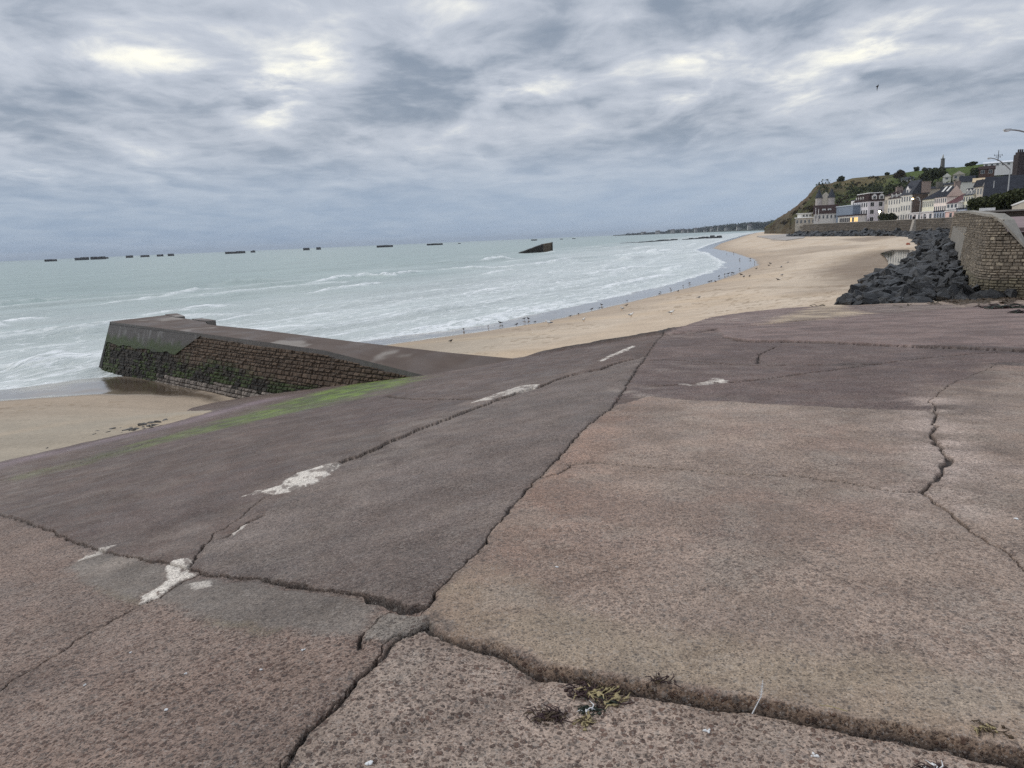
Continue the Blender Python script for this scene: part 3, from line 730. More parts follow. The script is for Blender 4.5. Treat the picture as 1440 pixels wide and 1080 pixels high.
# ================================================================== STONE HELPERS
def stone_wall_mesh(name, path, ztop, zbot, batter, back=(.045, .037, .03), course=.25, blen=(.28, .6), colf=None, holef=None, out=1, seed=5, depth=.25, rough=.045):
    """courses of separate rough blocks over a mortar backing. path: plan polyline of the top front edge; out=+1 puts the
    outside on the right of the walking direction. ztop(s), zbot(s) heights, batter metres outward per metre down."""
    rnd = random.Random(seed)
    path = np.asarray(path, float)
    seg = np.diff(path, axis=0); ln = np.hypot(seg[:, 0], seg[:, 1]); cum = np.concatenate([[0], np.cumsum(ln)])
    nrm = np.stack([seg[:, 1], -seg[:, 0]], 1) / ln[:, None] * out
    vn_ = np.zeros_like(path); vn_[0] = nrm[0]; vn_[-1] = nrm[-1]
    for i in range(1, len(path) - 1):
        m = nrm[i - 1] + nrm[i]; vn_[i] = m / (m @ nrm[i])
    def at(s, z, o=0.0):
        s = min(max(s, 0), cum[-1]); i = min(int(np.searchsorted(cum, s, 'right') - 1), len(seg) - 1)
        f = (s - cum[i]) / ln[i]
        p = path[i] + seg[i] * f; n = vn_[i] * (1 - f) + vn_[i + 1] * f
        p = p + n * (batter * (zmax - z) + o)
        return np.array([p[0], p[1], z])
    zmax = max(ztop(s) for s in np.linspace(0, cum[-1], 30))
    V, F, CC = [], [], []
    def quadbox(P, col):
        k = len(V); V.extend(P); CC.extend([col] * 8)
        for f in [(0, 1, 2, 3), (0, 4, 5, 1), (1, 5, 6, 2), (2, 6, 7, 3), (3, 7, 4, 0)]: F.append([k + a for a in f])
    # mortar backing
    ns = int(cum[-1] / .8) + 2
    for a in range(ns - 1):
        s0, s1 = cum[-1] * a / (ns - 1), cum[-1] * (a + 1) / (ns - 1)
        k = len(V)
        V.extend([at(s0, zbot(s0), -.03), at(s1, zbot(s1), -.03), at(s1, ztop(s1), -.03), at(s0, ztop(s0), -.03)])
        CC.extend([back] * 4); F.append([k, k + 1, k + 2, k + 3])
    nz = int(math.ceil((zmax - min(zbot(s) for s in np.linspace(0, cum[-1], 30))) / course)) + 1
    z0 = zmax + .0
    for c in range(int(nz * 1.5)):
        z1 = z0; z0 = z1 - course * rnd.uniform(.72, 1.3)
        s = -rnd.random() * .4
        while s < cum[-1]:
            l = rnd.uniform(*blen); s0, s1 = max(s, 0), min(s + l, cum[-1]); s += l
            if s1 - s0 < .06: continue
            sm = (s0 + s1) / 2
            zt, zb = min(z1, ztop(sm)), max(z0, zbot(sm) - .1)
            if zt - zb < .05: continue
            if holef and holef(sm, (zt + zb) / 2): continue
            g = course * .055; o = rnd.uniform(-.2, 1) * rough
            j = lambda k_=.018: rnd.uniform(-k_, k_)
            q = course * .13
            fr = [at(s0 + g + q + abs(j()), zb + g + q + abs(j()), o + j()), at(s1 - g - q - abs(j()), zb + g + q + abs(j()), o + j()),
                  at(s1 - g - q - abs(j()), zt - g - q - abs(j()), o + j()), at(s0 + g + q + abs(j()), zt - g - q - abs(j()), o + j())]
            bk = [at(s0 + g, zb + g, -.045), at(s1 - g, zb + g, -.045), at(s1 - g, zt - g, -.045), at(s0 + g, zt - g, -.045)]
            quadbox(fr + bk, colf(sm, (zt + zb) / 2, rnd) if colf else (.2, .16, .12))
    return np.array(V), np.array(F), np.array(CC), at, cum[-1]

t = NT('rough_stone'); p = t.pos()
g = t.mr(t.noise(p, 7.0, 6, .7), .3, .7, .62, 1.38, False)
s_ = t.node('ShaderNodeVectorMath', {'operation': 'SCALE'}); t.L.new(t.attr('col', 'Color'), s_.inputs[0]); t.L.new(g, s_.inputs['Scale'])
M_STONE = t.out(s_.outputs[0], .72, t.bump(t.noise(p, 11.0, 6, .7), .8, .06), .35)

# ================================================================== JETTY
jf = np.array([(-21.7, 38.75), (-17.3, 34.75), (-13.4, 31.35), (-10.0, 28.35), (-6.75, 25.75), (-2.7, 22.55), (-1.9, 21.9)])
jz = np.array([2.52, 2.5, 2.46, 2.42, 2.32, 1.86, 1.76])
jfl = np.concatenate([[0], np.cumsum(np.hypot(*np.diff(jf, axis=0).T))])
jzt = lambda s: float(np.interp(s, jfl, jz))
RIM = .21
def jcol(s, z, rnd):
    n = fbm(np.array([s * .55]), np.array([z * 1.6]), 401, 3)[0]; n2 = fbm(np.array([s * 1.7]), np.array([z * 2.5]), 402, 3)[0]
    c = np.array([.100, .066, .042]) * rnd.uniform(.72, 1.3)
    lvl = 1.75 - .030 * s + (n - .5) * 1.3
    wet_ = sst(lvl + .2, lvl - .25, np.array([z]))[0]
    dark = np.array([.020, .017, .012]) * rnd.uniform(.5, 1.6)
    if n2 > .53: dark = np.array([.035, .050, .012]) * rnd.uniform(.6, 1.5)
    c = c * (1 - wet_) + dark * wet_
    if s > 7 and z < .20 + .021 * s + (n2 - .5) * .2 and s < 25: c = np.array([.24, .20, .165]) * rnd.uniform(.5, 1.2)
    return tuple(c)
panel_edge = lambda z: 8.3 + (z - 1.3) * 2.2
V_, F_, C_, jat, jl = stone_wall_mesh('jetty', jf, lambda s: jzt(s) - RIM * .7, lambda s: float(np.interp(s, [0, 20, 26, 27], [-.6, .0, .7, 1.2])), .33, (.055, .040, .028), .14, (.14, .36), jcol, lambda s, z: s < panel_edge(z) - .1 and z > 1.5, 1, 9, rough=.05)
J0 = Vector((-12, 31, 0))
jet = empty('stone_jetty', J0, 'long dark stone jetty with weed on its face running out into the waves', 'jetty')
o = mesh_np('masonry_face', V_ - np.array(J0), F_, M_STONE, False, {'col': C_}); o.parent = jet
# end face at the sea
jback = np.array([(-20.0, 41.95), (-18.75, 40.0), (-17.2, 38.55), (-15.9, 37.35), (-15.5, 36.35), (-14.9, 35.25), (-11.6, 32.45), (-5.9, 26.95), (-2.1, 23.65), (.40, 22.2), (1.1, 21.55)])
jbz = np.array([2.5, 2.5, 2.48, 2.48, 2.48, 2.48, 2.46, 2.42, 2.36, 2.26, 2.2])
tipn = np.array([-.75, .66])
e0, e1 = jat(0, -.6), np.array([-20.0 - .6 * .6, 41.95 + .75, -.6])
e0 = e0 + np.array([*(tipn * .55), 0]); 
m = MB(); a0 = np.array([jf[0][0], jf[0][1], jz[0] - .02]); a1 = np.array([-20.0, 41.95, 2.48])
nseg = 14
for i in range(nseg):
    for k in range(8):
        f0, f1 = i / nseg, (i + 1) / nseg; h0, h1 = k / 8, (k + 1) / 8
        P = lambda f, h: (e0 * (1 - f) + e1 * f) * (1 - h) + (a0 * (1 - f) + a1 * f) * h
        m.poly([P(f0, h0), P(f0, h1), P(f1, h1), P(f1, h0)])
c_, s_2 = jat(0, -.6), jat(0, jz[0] - .02)
m.poly([c_, e0, a0, s_2][::-1]); 
t = NT('dark_wet_concrete'); p = t.pos()
zz = t.node('ShaderNodeSeparateXYZ', None, Vector=p).outputs['Z']
gz = t.math('ADD', zz, t.math('MULTIPLY', t.math('SUBTRACT', t.noise(p, 1.3, 4), .5), 1.2))
col0 = t.mix(t.noise(p, 5.0, 5, .65), (.045, .040, .036), (.115, .10, .09))
streak = t.noise(t.mapping(p, (2.5, 2.5, .35)), 1.0, 4, .6)
col0 = t.mix(t.mr(streak, .5, .7), col0, (.17, .16, .15))
grn_ = t.mix(t.noise(p, 6.0, 4), (.020, .030, .008), (.06, .085, .018))
col1 = t.mix(t.mr(gz, 2.05, 1.6), col0, grn_)
col1 = t.mix(t.mr(gz, 1.5, 1.1), col1, (.016, .014, .010))
M_JCON = t.out(col1, .6, t.bump(t.noise(p, 9.0, 5, .7), .7, .05), .4)
m.build('end_face', M_JCON, jet)
# smooth rendered panel on the outer part of the face
m = MB()
zr = np.linspace(1.42, 2.36, 7)
for k in range(6):
    z0, z1 = zr[k], zr[k + 1]
    for i in range(18):
        def Q(f, z):
            wz = .10 * (math.sin(f * 23) * .5 + math.sin(f * 51) * .3) * (1 if z < 1.5 else 0)
            return jat(max(0, f) * panel_edge(z), min(z + wz, jzt(f * panel_edge(z)) - .1), .05)
        f0, f1 = i / 18, (i + 1) / 18
        m.poly([Q(f0, z0), Q(f1, z0), Q(f1, z1), Q(f0, z1)])
for i in range(18):
    f0, f1 = i / 18, (i + 1) / 18
    def Q2(f, o): return jat(f * panel_edge(1.42), 1.42 + .10 * (math.sin(f * 23) * .5 + math.sin(f * 51) * .3), o)
    m.poly([Q2(f0, -.05), Q2(f1, -.05), Q2(f1, .05), Q2(f0, .05)])
for k in range(6):
    m.poly([jat(panel_edge(zr[k]), zr[k], .05), jat(panel_edge(zr[k]), zr[k], -.05), jat(panel_edge(zr[k + 1]), zr[k + 1], -.05), jat(panel_edge(zr[k + 1]), zr[k + 1], .05)])
m.build('rendered_panel', M_JCON, jet)
# concrete cap with a rim, from the front edge to the back edge
nf = 60; rows = []
jbl = np.concatenate([[0], np.cumsum(np.hypot(*np.diff(jback, axis=0).T))])
VV = []
nw = 9
for i in range(nf + 1):
    f = i / nf
    fs = jfl[-1] * f; bs = jbl[-1] * f
    A = np.array([np.interp(fs, jfl, jf[:, 0]), np.interp(fs, jfl, jf[:, 1]), np.interp(fs, jfl, jz)])
    n_ = jat(fs, A[2], .04); A = np.array([n_[0] if i else n_[0], n_[1], A[2]])
    A[:2] += tipn * (.05 if i == 0 else 0)
    B = np.array([np.interp(bs, jbl, jback[:, 0]), np.interp(bs, jbl, jback[:, 1]), np.interp(bs, jbl, jbz)])
    row = [A + np.array([0, 0, -RIM])] + [A + (B - A) * (k / nw) for k in range(nw + 1)] + [B + np.array([.0, 0, -2.6])]
    rows.append(row)
R_ = np.array(rows); sh_ = R_.shape
fl_ = R_.reshape(-1, 3); ins_ = np.zeros(len(fl_)); ins_.reshape(sh_[:2])[:, 2:-2] = 1
fl_[:, 2] += (fbm(fl_[:, 0] * .8, fl_[:, 1] * .8, 411, 3) - .5) * .05 * ins_
t = NT('jetty_cap_concrete'); p = t.pos()
r_ = t.mapping(p, (1, 1, 1), (0, 0, .72))
c0 = t.mix(t.noise(t.mapping(r_, (.25, 1.2, 1)), 1.0, 6, .65), (.07, .050, .042), (.175, .132, .108))
c0 = t.mix(t.mr(t.noise(p, .35, 3), .58, .68), c0, (.27, .235, .205))
c0 = t.mix(t.mr(t.noise(p, 22.0, 3, .7), .62, .72), c0, (.05, .04, .035))
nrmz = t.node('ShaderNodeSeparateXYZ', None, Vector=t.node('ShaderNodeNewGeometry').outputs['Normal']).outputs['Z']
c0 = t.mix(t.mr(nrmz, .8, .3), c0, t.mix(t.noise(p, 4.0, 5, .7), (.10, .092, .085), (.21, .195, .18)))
M_JCAP = t.out(c0, t.mr(t.noise(p, .6, 3), .35, .65, .5, .85), t.bump(t.noise(p, 10.0, 5, .7), .5, .03), .2)
o = mesh_np('concrete_cap', fl_ - np.array(J0), grid_faces(sh_[0], sh_[1])[:, ::-1], M_JCAP, False); o.parent = jet
m = MB(); m.poly([rows[0][0], rows[0][1], rows[0][-2], rows[0][-2] + np.array([0, 0, -RIM])][::-1]); m.build('cap_end', M_JCAP, jet); m = MB()
lipp = [np.array([-20.15, 41.85, 2.5]), np.array([-18.6, 39.8, 2.5]), np.array([-18.15, 39.95, 2.5]), np.array([-19.6, 42.2, 2.5])]
m.hexa([q + np.array([0, 0, -.3]) for q in lipp] + [q + np.array([0, 0, .04]) for q in lipp])
m.build('raised_lip', M_JCAP, jet); m = MB()
lipp = [np.array([-17.0, 38.2, 2.48]), np.array([-15.5, 36.6, 2.48]), np.array([-15.2, 36.9, 2.48]), np.array([-16.6, 38.5, 2.48])]
m.hexa([q + np.array([0, 0, -.3]) for q in lipp] + [q + np.array([0, 0, .05]) for q in lipp])
m.build('raised_lip', M_JCAP, jet)

# ================================================================== NEAR SEA WALL WITH STEPS
wallp = [(35.6, 31.6), (31.0, 35.3), (28.3, 37.45), (27.35, 38.3), (26.85, 39.0), (26.85, 39.9), (27.4, 41.2), (29.8, 45.4), (33.3, 51.6), (37.7, 59.4), (42.1, 67.2), (45.6, 73.5), (46.6, 75.5), (48.2, 76.6), (56, 78)]
wallp = np.array(wallp)
wl = np.concatenate([[0], np.cumsum(np.hypot(*np.diff(wallp, axis=0).T))])
s_c = wl[4]                                                   # where the stair parapet begins to fall
def wtop(s):
    return float(np.interp(s, [0, s_c - 3.6, s_c - 1.3, s_c - .25, s_c + .15, s_c + .6, wl[-6], wl[-3], wl[-1]], [1.9, 2.6, 4.25, 5.25, 5.95, 6.12, 6.6, 6.72, 6.75]))
def wcol(s, z, rnd):
    n = fbm(np.array([s * .3]), np.array([z * .8]), 421, 3)[0]
    c = np.array([.205, .168, .125]) * rnd.uniform(.7, 1.25)
    if rnd.random() < .07: c = np.array([.36, .30, .22]) * rnd.uniform(.7, 1.1)
    c = c * (.75 + .6 * n)
    if z < 2.4 + n * .8: c = c * np.array([.75, .78, .70])
    return tuple(c)
pan = lambda s, z: s > wl[-5] - 14 and s < wl[-4] and z < 5.3 + (s - wl[-5]) * .03
V_, F_, C_, wat, wlen = stone_wall_mesh('wall', wallp, wtop, lambda s: 1.2,   .12, (.10, .08, .058), .16, (.14, .42), wcol, pan, -1, 12, rough=.05)
W0 = Vector((30, 42, 1.7))
wall = empty('sea_wall', W0, 'curved stone sea wall with pale concrete coping and steps beside the slipway', 'wall')
o = mesh_np('masonry', V_ - np.array(W0), F_, M_STONE, False, {'col': C_}); o.parent = wall
M_COPE = mat('pale_cement_coping', (.30, .275, .235), .8, .3, 1.5, .5, .04)
M_PANEL = mat('grey_cement_render', (.235, .215, .185), .85, .25, 1.0, .4, .04)
m = MB()
for a in range(60):
    s0, s1 = wlen * a / 60, wlen * (a + 1) / 60
    def cop(s):
        wd = float(np.interp(s, [0, s_c + .3, s_c + 1.5, wlen], [.8, .8, .55, .5]))
        zt = wtop(s); o_, i_ = wat(s, zt, .05), wat(s, zt, -wd)
        return [o_ + (0, 0, -.02), i_ + (0, 0, -.02), i_ + (0, 0, .14), o_ + (0, 0, .14)]
    A, B = cop(s0), cop(s1)
    for k in range(4): m.poly([A[k], A[(k + 1) % 4], B[(k + 1) % 4], B[k]][::-1])
m.build('coping', M_COPE, wall)
m = MB()
zs_ = np.linspace(1.6, 5.45, 5); ss_ = np.linspace(wl[-5] - 14.2, wl[-4] + .1, 9)
for k in range(4):
    for i in range(8):
        m.poly([wat(ss_[i], zs_[k], .02), wat(ss_[i], zs_[k + 1], .02), wat(ss_[i + 1], zs_[k + 1], .02), wat(ss_[i + 1], zs_[k], .02)])
m.build('render_patch', M_PANEL, wall)
# filling behind the wall and the steps falling to the slipway
dirs = np.array([.78, -.62]); nin = np.array([.62, .78])
st0 = np.array([28.9, 39.6])
m = MB()
for k in range(16):
    z = 5.25 - .20 * k
    q = st0 + dirs * (.30 * k - .2)
    m.box((*q, z - 1.2), (*(dirs * .34), 0), (*(nin * 4.2), 0), (0, 0, 1.2 - .004 * k))
m.build('step', mat('worn_step_concrete', (.10, .075, .068), .8, .3, 2, .4, .03), wall)
m = MB()
q = st0 - dirs * .2
m.box((*(q - dirs * .9), 3.0), (*(dirs * .86), 0), (*(nin * 4.2), 0), (0, 0, 2.46))
m.build('landing', mat('landing_slab', (.22, .165, .155), .8, .25, 1.5, .4, .03), wall)

# promenade
M_PROM = mat('pink_promenade_paving', (.26, .19, .185), .85, .22, .8, .3, .03)
m = MB()
ins = [tuple(wat(s, 6.1, -.6)[:2]) for s in np.linspace(s_c + .2, wl[-4], 12)]
far_line = [(60, 84), (97.5, 150), (124.8, 205), (129.5, 240), (134, 285), (136, 332), (138, 350)]
inner = [(30.5, 41.4)] + ins + far_line
outer = [(36, 36)] + [(60 + 3 * i, 30 + 4.5 * i) for i in range(12)] + [(150, 150), (220, 200), (260, 260), (260, 300), (230, 332), (200, 350)]
def prz(y): return float(np.interp(y, [38, 46, 58, 90], [5.2, 5.45, 5.95, 6.25]))
k = 40
rsmp = lambda P, k: [tuple(np.array([np.interp(x, np.linspace(0, 1, len(P)), [p[d] for p in P]) for d in (0, 1)])) for x in np.linspace(0, 1, k)]
I_, O_ = rsmp(inner, k), rsmp(outer, k)
for i in range(k - 1):
    m.poly([(*I_[i], prz(I_[i][1])), (*O_[i], prz(O_[i][1])), (*O_[i + 1], prz(O_[i + 1][1])), (*I_[i + 1], prz(I_[i + 1][1]))])
o = m.build('promenade_pavement', M_PROM); tag(o, 'pinkish paved promenade rising behind the sea wall towards the houses', 'pavement', kind='structure')

# ================================================================== FAR SEA WALL
fw = np.array([(60, 84), (97, 150), (124, 205), (128.8, 240), (133.2, 285), (135.2, 330), (140, 334)])[::1]
def fcol(s, z, rnd):
    n = fbm(np.array([s * .05]), np.array([z * .3]), 431, 3)[0]
    return tuple(np.array([.135, .110, .083]) * (.6 + .8 * n) * rnd.uniform(.75, 1.3))
fl = np.concatenate([[0], np.cumsum(np.hypot(*np.diff(fw, axis=0).T))])
V_, F_, C_, fat, flen = stone_wall_mesh('far', fw, lambda s: float(np.interp(s, [0, 150, 300], [6.5, 6.75, 7.0])), lambda s: 1.5, .15, (.08, .065, .05), .55, (.8, 1.8), fcol, None, -1, 14, rough=.07)
FW0 = Vector((125, 215, 2))
fwall = empty('promenade_wall', FW0, 'long brown retaining wall under the row of seaside houses, boulders at its foot', 'wall')
o = mesh_np('masonry', V_ - np.array(FW0), F_, M_STONE, False, {'col': C_}); o.parent = fwall
m = MB()
for a in range(50):
    s0, s1 = flen * a / 50, flen * (a + 1) / 50
    def cop(s):
        zt = float(np.interp(s, [0, 150, 300], [6.5, 6.75, 7.0])); o_, i_ = fat(s, zt, .08), fat(s, zt, -.5)
        return [o_ + (0, 0, -.02), i_ + (0, 0, -.02), i_ + (0, 0, .18), o_ + (0, 0, .18)]
    A, B = cop(s0), cop(s1)
    for q in range(4): m.poly([A[q], A[(q + 1) % 4], B[(q + 1) % 4], B[q]][::-1])
m.build('coping', M_COPE, fwall)
# pale stair flight leaning against the far wall
sp_ = aty(1287, 316, 226)
ss = min(np.linspace(0, flen, 600), key=lambda s: abs(math.atan2(fat(s, 5)[0], fat(s, 5)[1]) - math.atan2(sp_[0], sp_[1])))
m = MB()
for k in range(12):
    z = 6.7 - k * .36
    m.hexa([fat(ss - k * .22, z - 3, .0), fat(ss - k * .22 + 1.5, z - 3, .0), fat(ss - k * .22 + 1.5, z - 3, .5 + .1 * k), fat(ss - k * .22, z - 3, .5 + .1 * k),
            fat(ss - k * .22, z, -.02), fat(ss - k * .22 + 1.5, z, -.02), fat(ss - k * .22 + 1.5, z, .5 + .1 * k), fat(ss - k * .22, z, .5 + .1 * k)])
st_ = empty('beach_stair', (*fat(ss, 2)[:2], 2.0), 'narrow pale concrete stair leaning down the brown promenade wall', 'stairs')
m.build('flight', mat('pale_stair_concrete', (.42, .38, .33), .8, .15, 1), st_)

# ================================================================== BOULDERS
t = NT('black_basalt'); p = t.pos()
cb = t.mix(t.noise(p, 1.7, 5, .65), (.005, .005, .005), (.024, .0235, .0235))
cb = t.mix(t.mr(t.noise(p, .5, 3), .6, .75), cb, (.030, .025, .018))
oi = t.node('ShaderNodeObjectInfo').outputs['Random']
sv = t.node('ShaderNodeVectorMath', {'operation': 'SCALE'}); t.L.new(cb, sv.inputs[0]); t.L.new(t.mr(oi, 0, 1, .3, 1.9, False), sv.inputs['Scale']); cb = sv.outputs[0]
M_ROCK = t.out(cb, t.mr(t.noise(p, 2.5, 4), .3, .7, .28, .62), t.bump(t.noise(p, 5.0, 6, .7), .8, .12), .45)
def rock_mesh(seed, flat=1.0):
    rnd = random.Random(seed); bm = bmesh.new()
    for i in range(17):
        v = Vector((rnd.gauss(0, 1), rnd.gauss(0, 1), rnd.gauss(0, 1))).normalized()
        v = Vector((v.x * rnd.uniform(.85, 1.1) * .66, v.y * rnd.uniform(.85, 1.1) * .45, v.z * rnd.uniform(.8, 1.1) * .25 * flat))
        bm.verts.new(v)
    r = bmesh.ops.convex_hull(bm, input=bm.verts)
    bmesh.ops.delete(bm, geom=[g for g in r['geom_interior'] if isinstance(g, bmesh.types.BMVert)], context='VERTS')
    bmesh.ops.subdivide_edges(bm, edges=bm.edges[:], cuts=1, use_grid_fill=True)
    bmesh.ops.triangulate(bm, faces=bm.faces[:])
    for v in bm.verts: v.co += Vector((rnd.uniform(-1, 1), rnd.uniform(-1, 1), rnd.uniform(-1, 1))) * .028
    me = bpy.data.meshes.new('boulder'); bm.to_mesh(me); bm.free(); me.materials.append(M_ROCK)
    return me
ROCKS = [rock_mesh(100 + i, 1.0 + .5 * (i % 3)) for i in range(16)]
toe = np.array([onz(u, v, z)[:2] for u, v, z in [(1189, 427, 1.72), (1210, 412, 1.72), (1224, 398, 1.72), (1246, 388, 1.75), (1263, 384, 1.75), (1279, 372, 1.75), (1293, 360, 1.8), (1300, 350, 1.9)]] + [(86, 150), (112, 200), (121.0, 222), (123.5, 260), (127, 300), (128.5, 322)])
heel = np.array([(33.4, 38.0)] + [tuple(wat(s, 3.0)[:2]) for s in np.linspace(s_c + .2, wl[-4], 9)] + [(61, 87), (98, 152), (124.0, 206), (128, 240), (132.5, 285), (134.8, 330)])
tl = np.linspace(0, 1, len(toe))
def toe_at(y):
    return float(np.interp(y, toe[:, 1], toe[:, 0]))
hy = heel[np.argsort(heel[:, 1])]
def heel_at(y): return float(np.interp(y, hy[:, 1], hy[:, 0]))
def heap_z(x, y):
    a, b = toe_at(y), heel_at(y); f = min(max((x - a) / max(b - a, .5), -.2), 1)
    top = float(np.interp(y, [38, 42, 47, 57, 74, 100, 150, 200, 330], [1.8, 1.9, 2.1, 2.8, 3.9, 4.1, 3.7, 2.9, 2.7]))
    z0 = float(np.interp(y, [38, 60, 120, 330], [1.65, 1.7, 1.9, 1.6]))
    return z0 + (top - z0) * max(f, 0) ** .8
def face_wall(x, y):
    """0 outside the wall foot"""
    return x > heel_at(y) - .35
cand = []
rnd = random.Random(21)
y = 37.6
while y < 131:
    a, b = toe_at(max(y, 39.2)), heel_at(y)
    step = .50 + .006 * (y - 38)
    x = a - .1
    if y < 39: a = 18.6; x = a
    while x < b - .2:
        jx_, jy_ = x + rnd.uniform(-.3, .3), y + rnd.uniform(-.3, .3)
        lo = 38.35 - .0 * jx_
        if jy_ > lo - .25: cand.append((jx_, jy_))
        x += step * rnd.uniform(.9, 1.25)
    y += step * .95
print('boulder candidates', len(cand))
NB = 296
ind = cand[:NB]; rest = cand[NB:]
def rock_xf(x, y, big=0):
    s = rnd.choice([.6, .75, .9, 1.05, 1.2, 1.5]) * rnd.uniform(.85, 1.15) * (.80 + .005 * (y - 38))
    if y < 46 and rnd.random() < .10: s *= 1.45
    z = heap_z(x, y) + rnd.uniform(-.1, .16) + .06
    q = Quaternion((0, 0, 1), rnd.uniform(-.7, 1.6)) @ Quaternion((1, 0, 0), rnd.gauss(-.25, .35)) @ Quaternion((0, 1, 0), rnd.gauss(.0, .35))
    return Matrix.LocRotScale(Vector((x, y, z)), q, Vector((s, s * rnd.uniform(.8, 1.2), s * rnd.uniform(.85, 1.25))))
for i, (x, y) in enumerate(ind):
    o = bpy.data.objects.new('boulder', ROCKS[rnd.randrange(16)]); COL.objects.link(o)
    o.matrix_world = rock_xf(x, y)
    tag(o, 'black angular boulder in the heap at the foot of the curved stone sea wall', 'boulder', 'black boulders heaped against the sea wall')
# the rest of the heap, and the dark rubble under it
Vr, Fr = [], []
def add_rock(M_, me):
    k = len(Vr); Vr.extend([M_ @ v.co for v in me.vertices]); Fr.extend([[k + a for a in p_.vertices] for p_ in me.polygons])
for x, y in rest: add_rock(rock_xf(x, y), ROCKS[rnd.randrange(16)])
y = 131.0
while y < 331:
    a, b = toe_at(y), heel_at(y); x = a
    while x < b + .3:
        M_ = rock_xf(x + rnd.uniform(-.5, .5), y + rnd.uniform(-.7, .7)); M_ = M_ @ Matrix.Diagonal((1.15, 1.15, 1.0, 1)); add_rock(M_, ROCKS[rnd.randrange(16)]); x += rnd.uniform(1.1, 1.7)
    y += 1.5
ys_ = np.concatenate([np.linspace(38.6, 130, 70), np.linspace(133, 331, 60)])
k = len(Vr)
for y in ys_:
    a, b = toe_at(y) + .5, heel_at(y) + .6
    for f in np.linspace(0, 1, 9):
        x = a + (b - a) * f; Vr.append(Vector((x, y, heap_z(x, y) - .22 - .5 * (f < .1))))
for i in range(len(ys_) - 1):
    for j in range(8):
        a = k + i * 9 + j; Fr.append([a, a + 1, a + 10]); Fr.append([a, a + 10, a + 9])
o = mesh_np('boulder_heap', np.array(Vr), np.array(Fr), M_ROCK, False)
tag(o, 'far part of the black boulder bank running along under the promenade wall', 'boulders', kind='stuff')
# low black boulders and slabs at the left end of the promenade wall
M_SLABP = mat('pale_slipway_slab', (.40, .36, .32), .8, .15, .5)
for i, (pts, lab) in enumerate((([(1064, 332), (1100, 329.5), (1118, 327.5), (1119, 330.5), (1085, 336)], 'pale concrete ramp lying at the toe of the brown cliff'), ([(1084, 336.5), (1117, 331), (1135, 330), (1130, 334.5), (1105, 337.5)], 'pale concrete ramp ending against the far tip of the boulder bank'))):
    P = [onz(u, v, 1.9 + .1 * i) for u, v in pts]
    m = MB(); n_ = len(P)
    m.poly(P[::-1]); 
    for a in range(n_): m.poly([P[a], P[(a + 1) % n_], P[(a + 1) % n_] - (0, 0, 1.2), P[a] - (0, 0, 1.2)])
    c = np.mean(P, 0); o = m.build('concrete_ramp', M_SLABP); tag(o, lab, 'ramp')

# ================================================================== FOLIAGE HELPER
def leaves(clumps, per, size, rng, flat=.7):
    """many small tilted leaf faces spread through ellipsoid clumps; returns verts, quads and a shade value per vertex"""
    Vs, Cs = [], []
    for (c, r, shade) in clumps:
        n = max(6, int(per * rng.uniform(.8, 1.2)))
        d = rng.normal(size=(n, 3)); d /= np.linalg.norm(d, axis=1)[:, None]
        rad = rng.uniform(.45, 1.0, n) ** .6
        P = np.asarray(c) + d * rad[:, None] * np.asarray(r)
        a = rng.normal(size=(n, 3)); a /= np.linalg.norm(a, axis=1)[:, None]
        b = np.cross(a, rng.normal(size=(n, 3))); b /= np.linalg.norm(b, axis=1)[:, None]
        s = size * rng.uniform(.6, 1.4, n)[:, None]
        q = np.stack([P - a * s, P - b * s * flat, P + a * s, P + b * s * flat], 1)
        Vs.append(q.reshape(-1, 3)); Cs.append(np.repeat(shade * rng.uniform(.7, 1.35, n), 4))
    V = np.concatenate(Vs); return V, np.arange(len(V)).reshape(-1, 4), np.concatenate(Cs)
def leaf_mat(name, c0, c1):
    t = NT(name); p = t.pos(); s = t.attr('shade')
    c = t.mix(t.noise(p, .35, 3), c0, c1)
    v = t.node('ShaderNodeVectorMath', {'operation': 'SCALE'}); t.L.new(c, v.inputs[0]); t.L.new(s, v.inputs['Scale'])
    return t.out(v.outputs[0], .75, None, .1)
M_LEAF = leaf_mat('shrub_leaves', (.036, .046, .020), (.085, .090, .040))
M_LEAFB = leaf_mat('autumn_shrub_leaves', (.035, .032, .014), (.085, .055, .026))
M_BARK = mat('bark', (.06, .045, .035), .9)
lr = np.random.default_rng(5)

# ================================================================== HILL AND CLIFF
crest = [(1075, 320.3, 760), (1093, 307, 700), (1103, 301, 670), (1115.6, 293, 640), (1126, 284, 620), (1133.6, 278, 600), (1143, 266, 575), (1148, 261, 565), (1154, 259, 560), (1168, 258, 560), (1178, 254, 555), (1186, 254.5, 550), (1199, 250.5, 545), (1220, 248.5, 535), (1240, 247, 520), (1260, 244.5, 510), (1287, 240.5, 490), (1319, 238, 470), (1355, 234.5, 450), (1393, 229, 420), (1440, 226, 400), (1560, 216, 380), (1800, 205, 380)]
foot = [(1075, 640, 2.4), (1102, 500, 2.4), (1120, 430, 3), (1150, 385, 5), (1200, 345, 6.4), (1300, 285, 6.6), (1400, 235, 7), (1560, 200, 7.5), (1800, 200, 8)]
ca_ = [math.atan2(*aty(u, v, d)[:2]) for u, v, d in crest]; cr_ = [math.hypot(*aty(u, v, d)[:2]) for u, v, d in crest]; cz_ = [aty(u, v, d)[2] for u, v, d in crest]
fa_ = [math.atan2(*aty(u, 310, d)[:2]) for u, d, z in foot]; fr_ = [math.hypot(*aty(u, 310, d)[:2]) for u, d, z in foot]; fz_ = [z for u, d, z in foot]
uaz = lambda u: math.atan2(*aty(u, 290, 400)[:2])
nA, nT = 420, 130
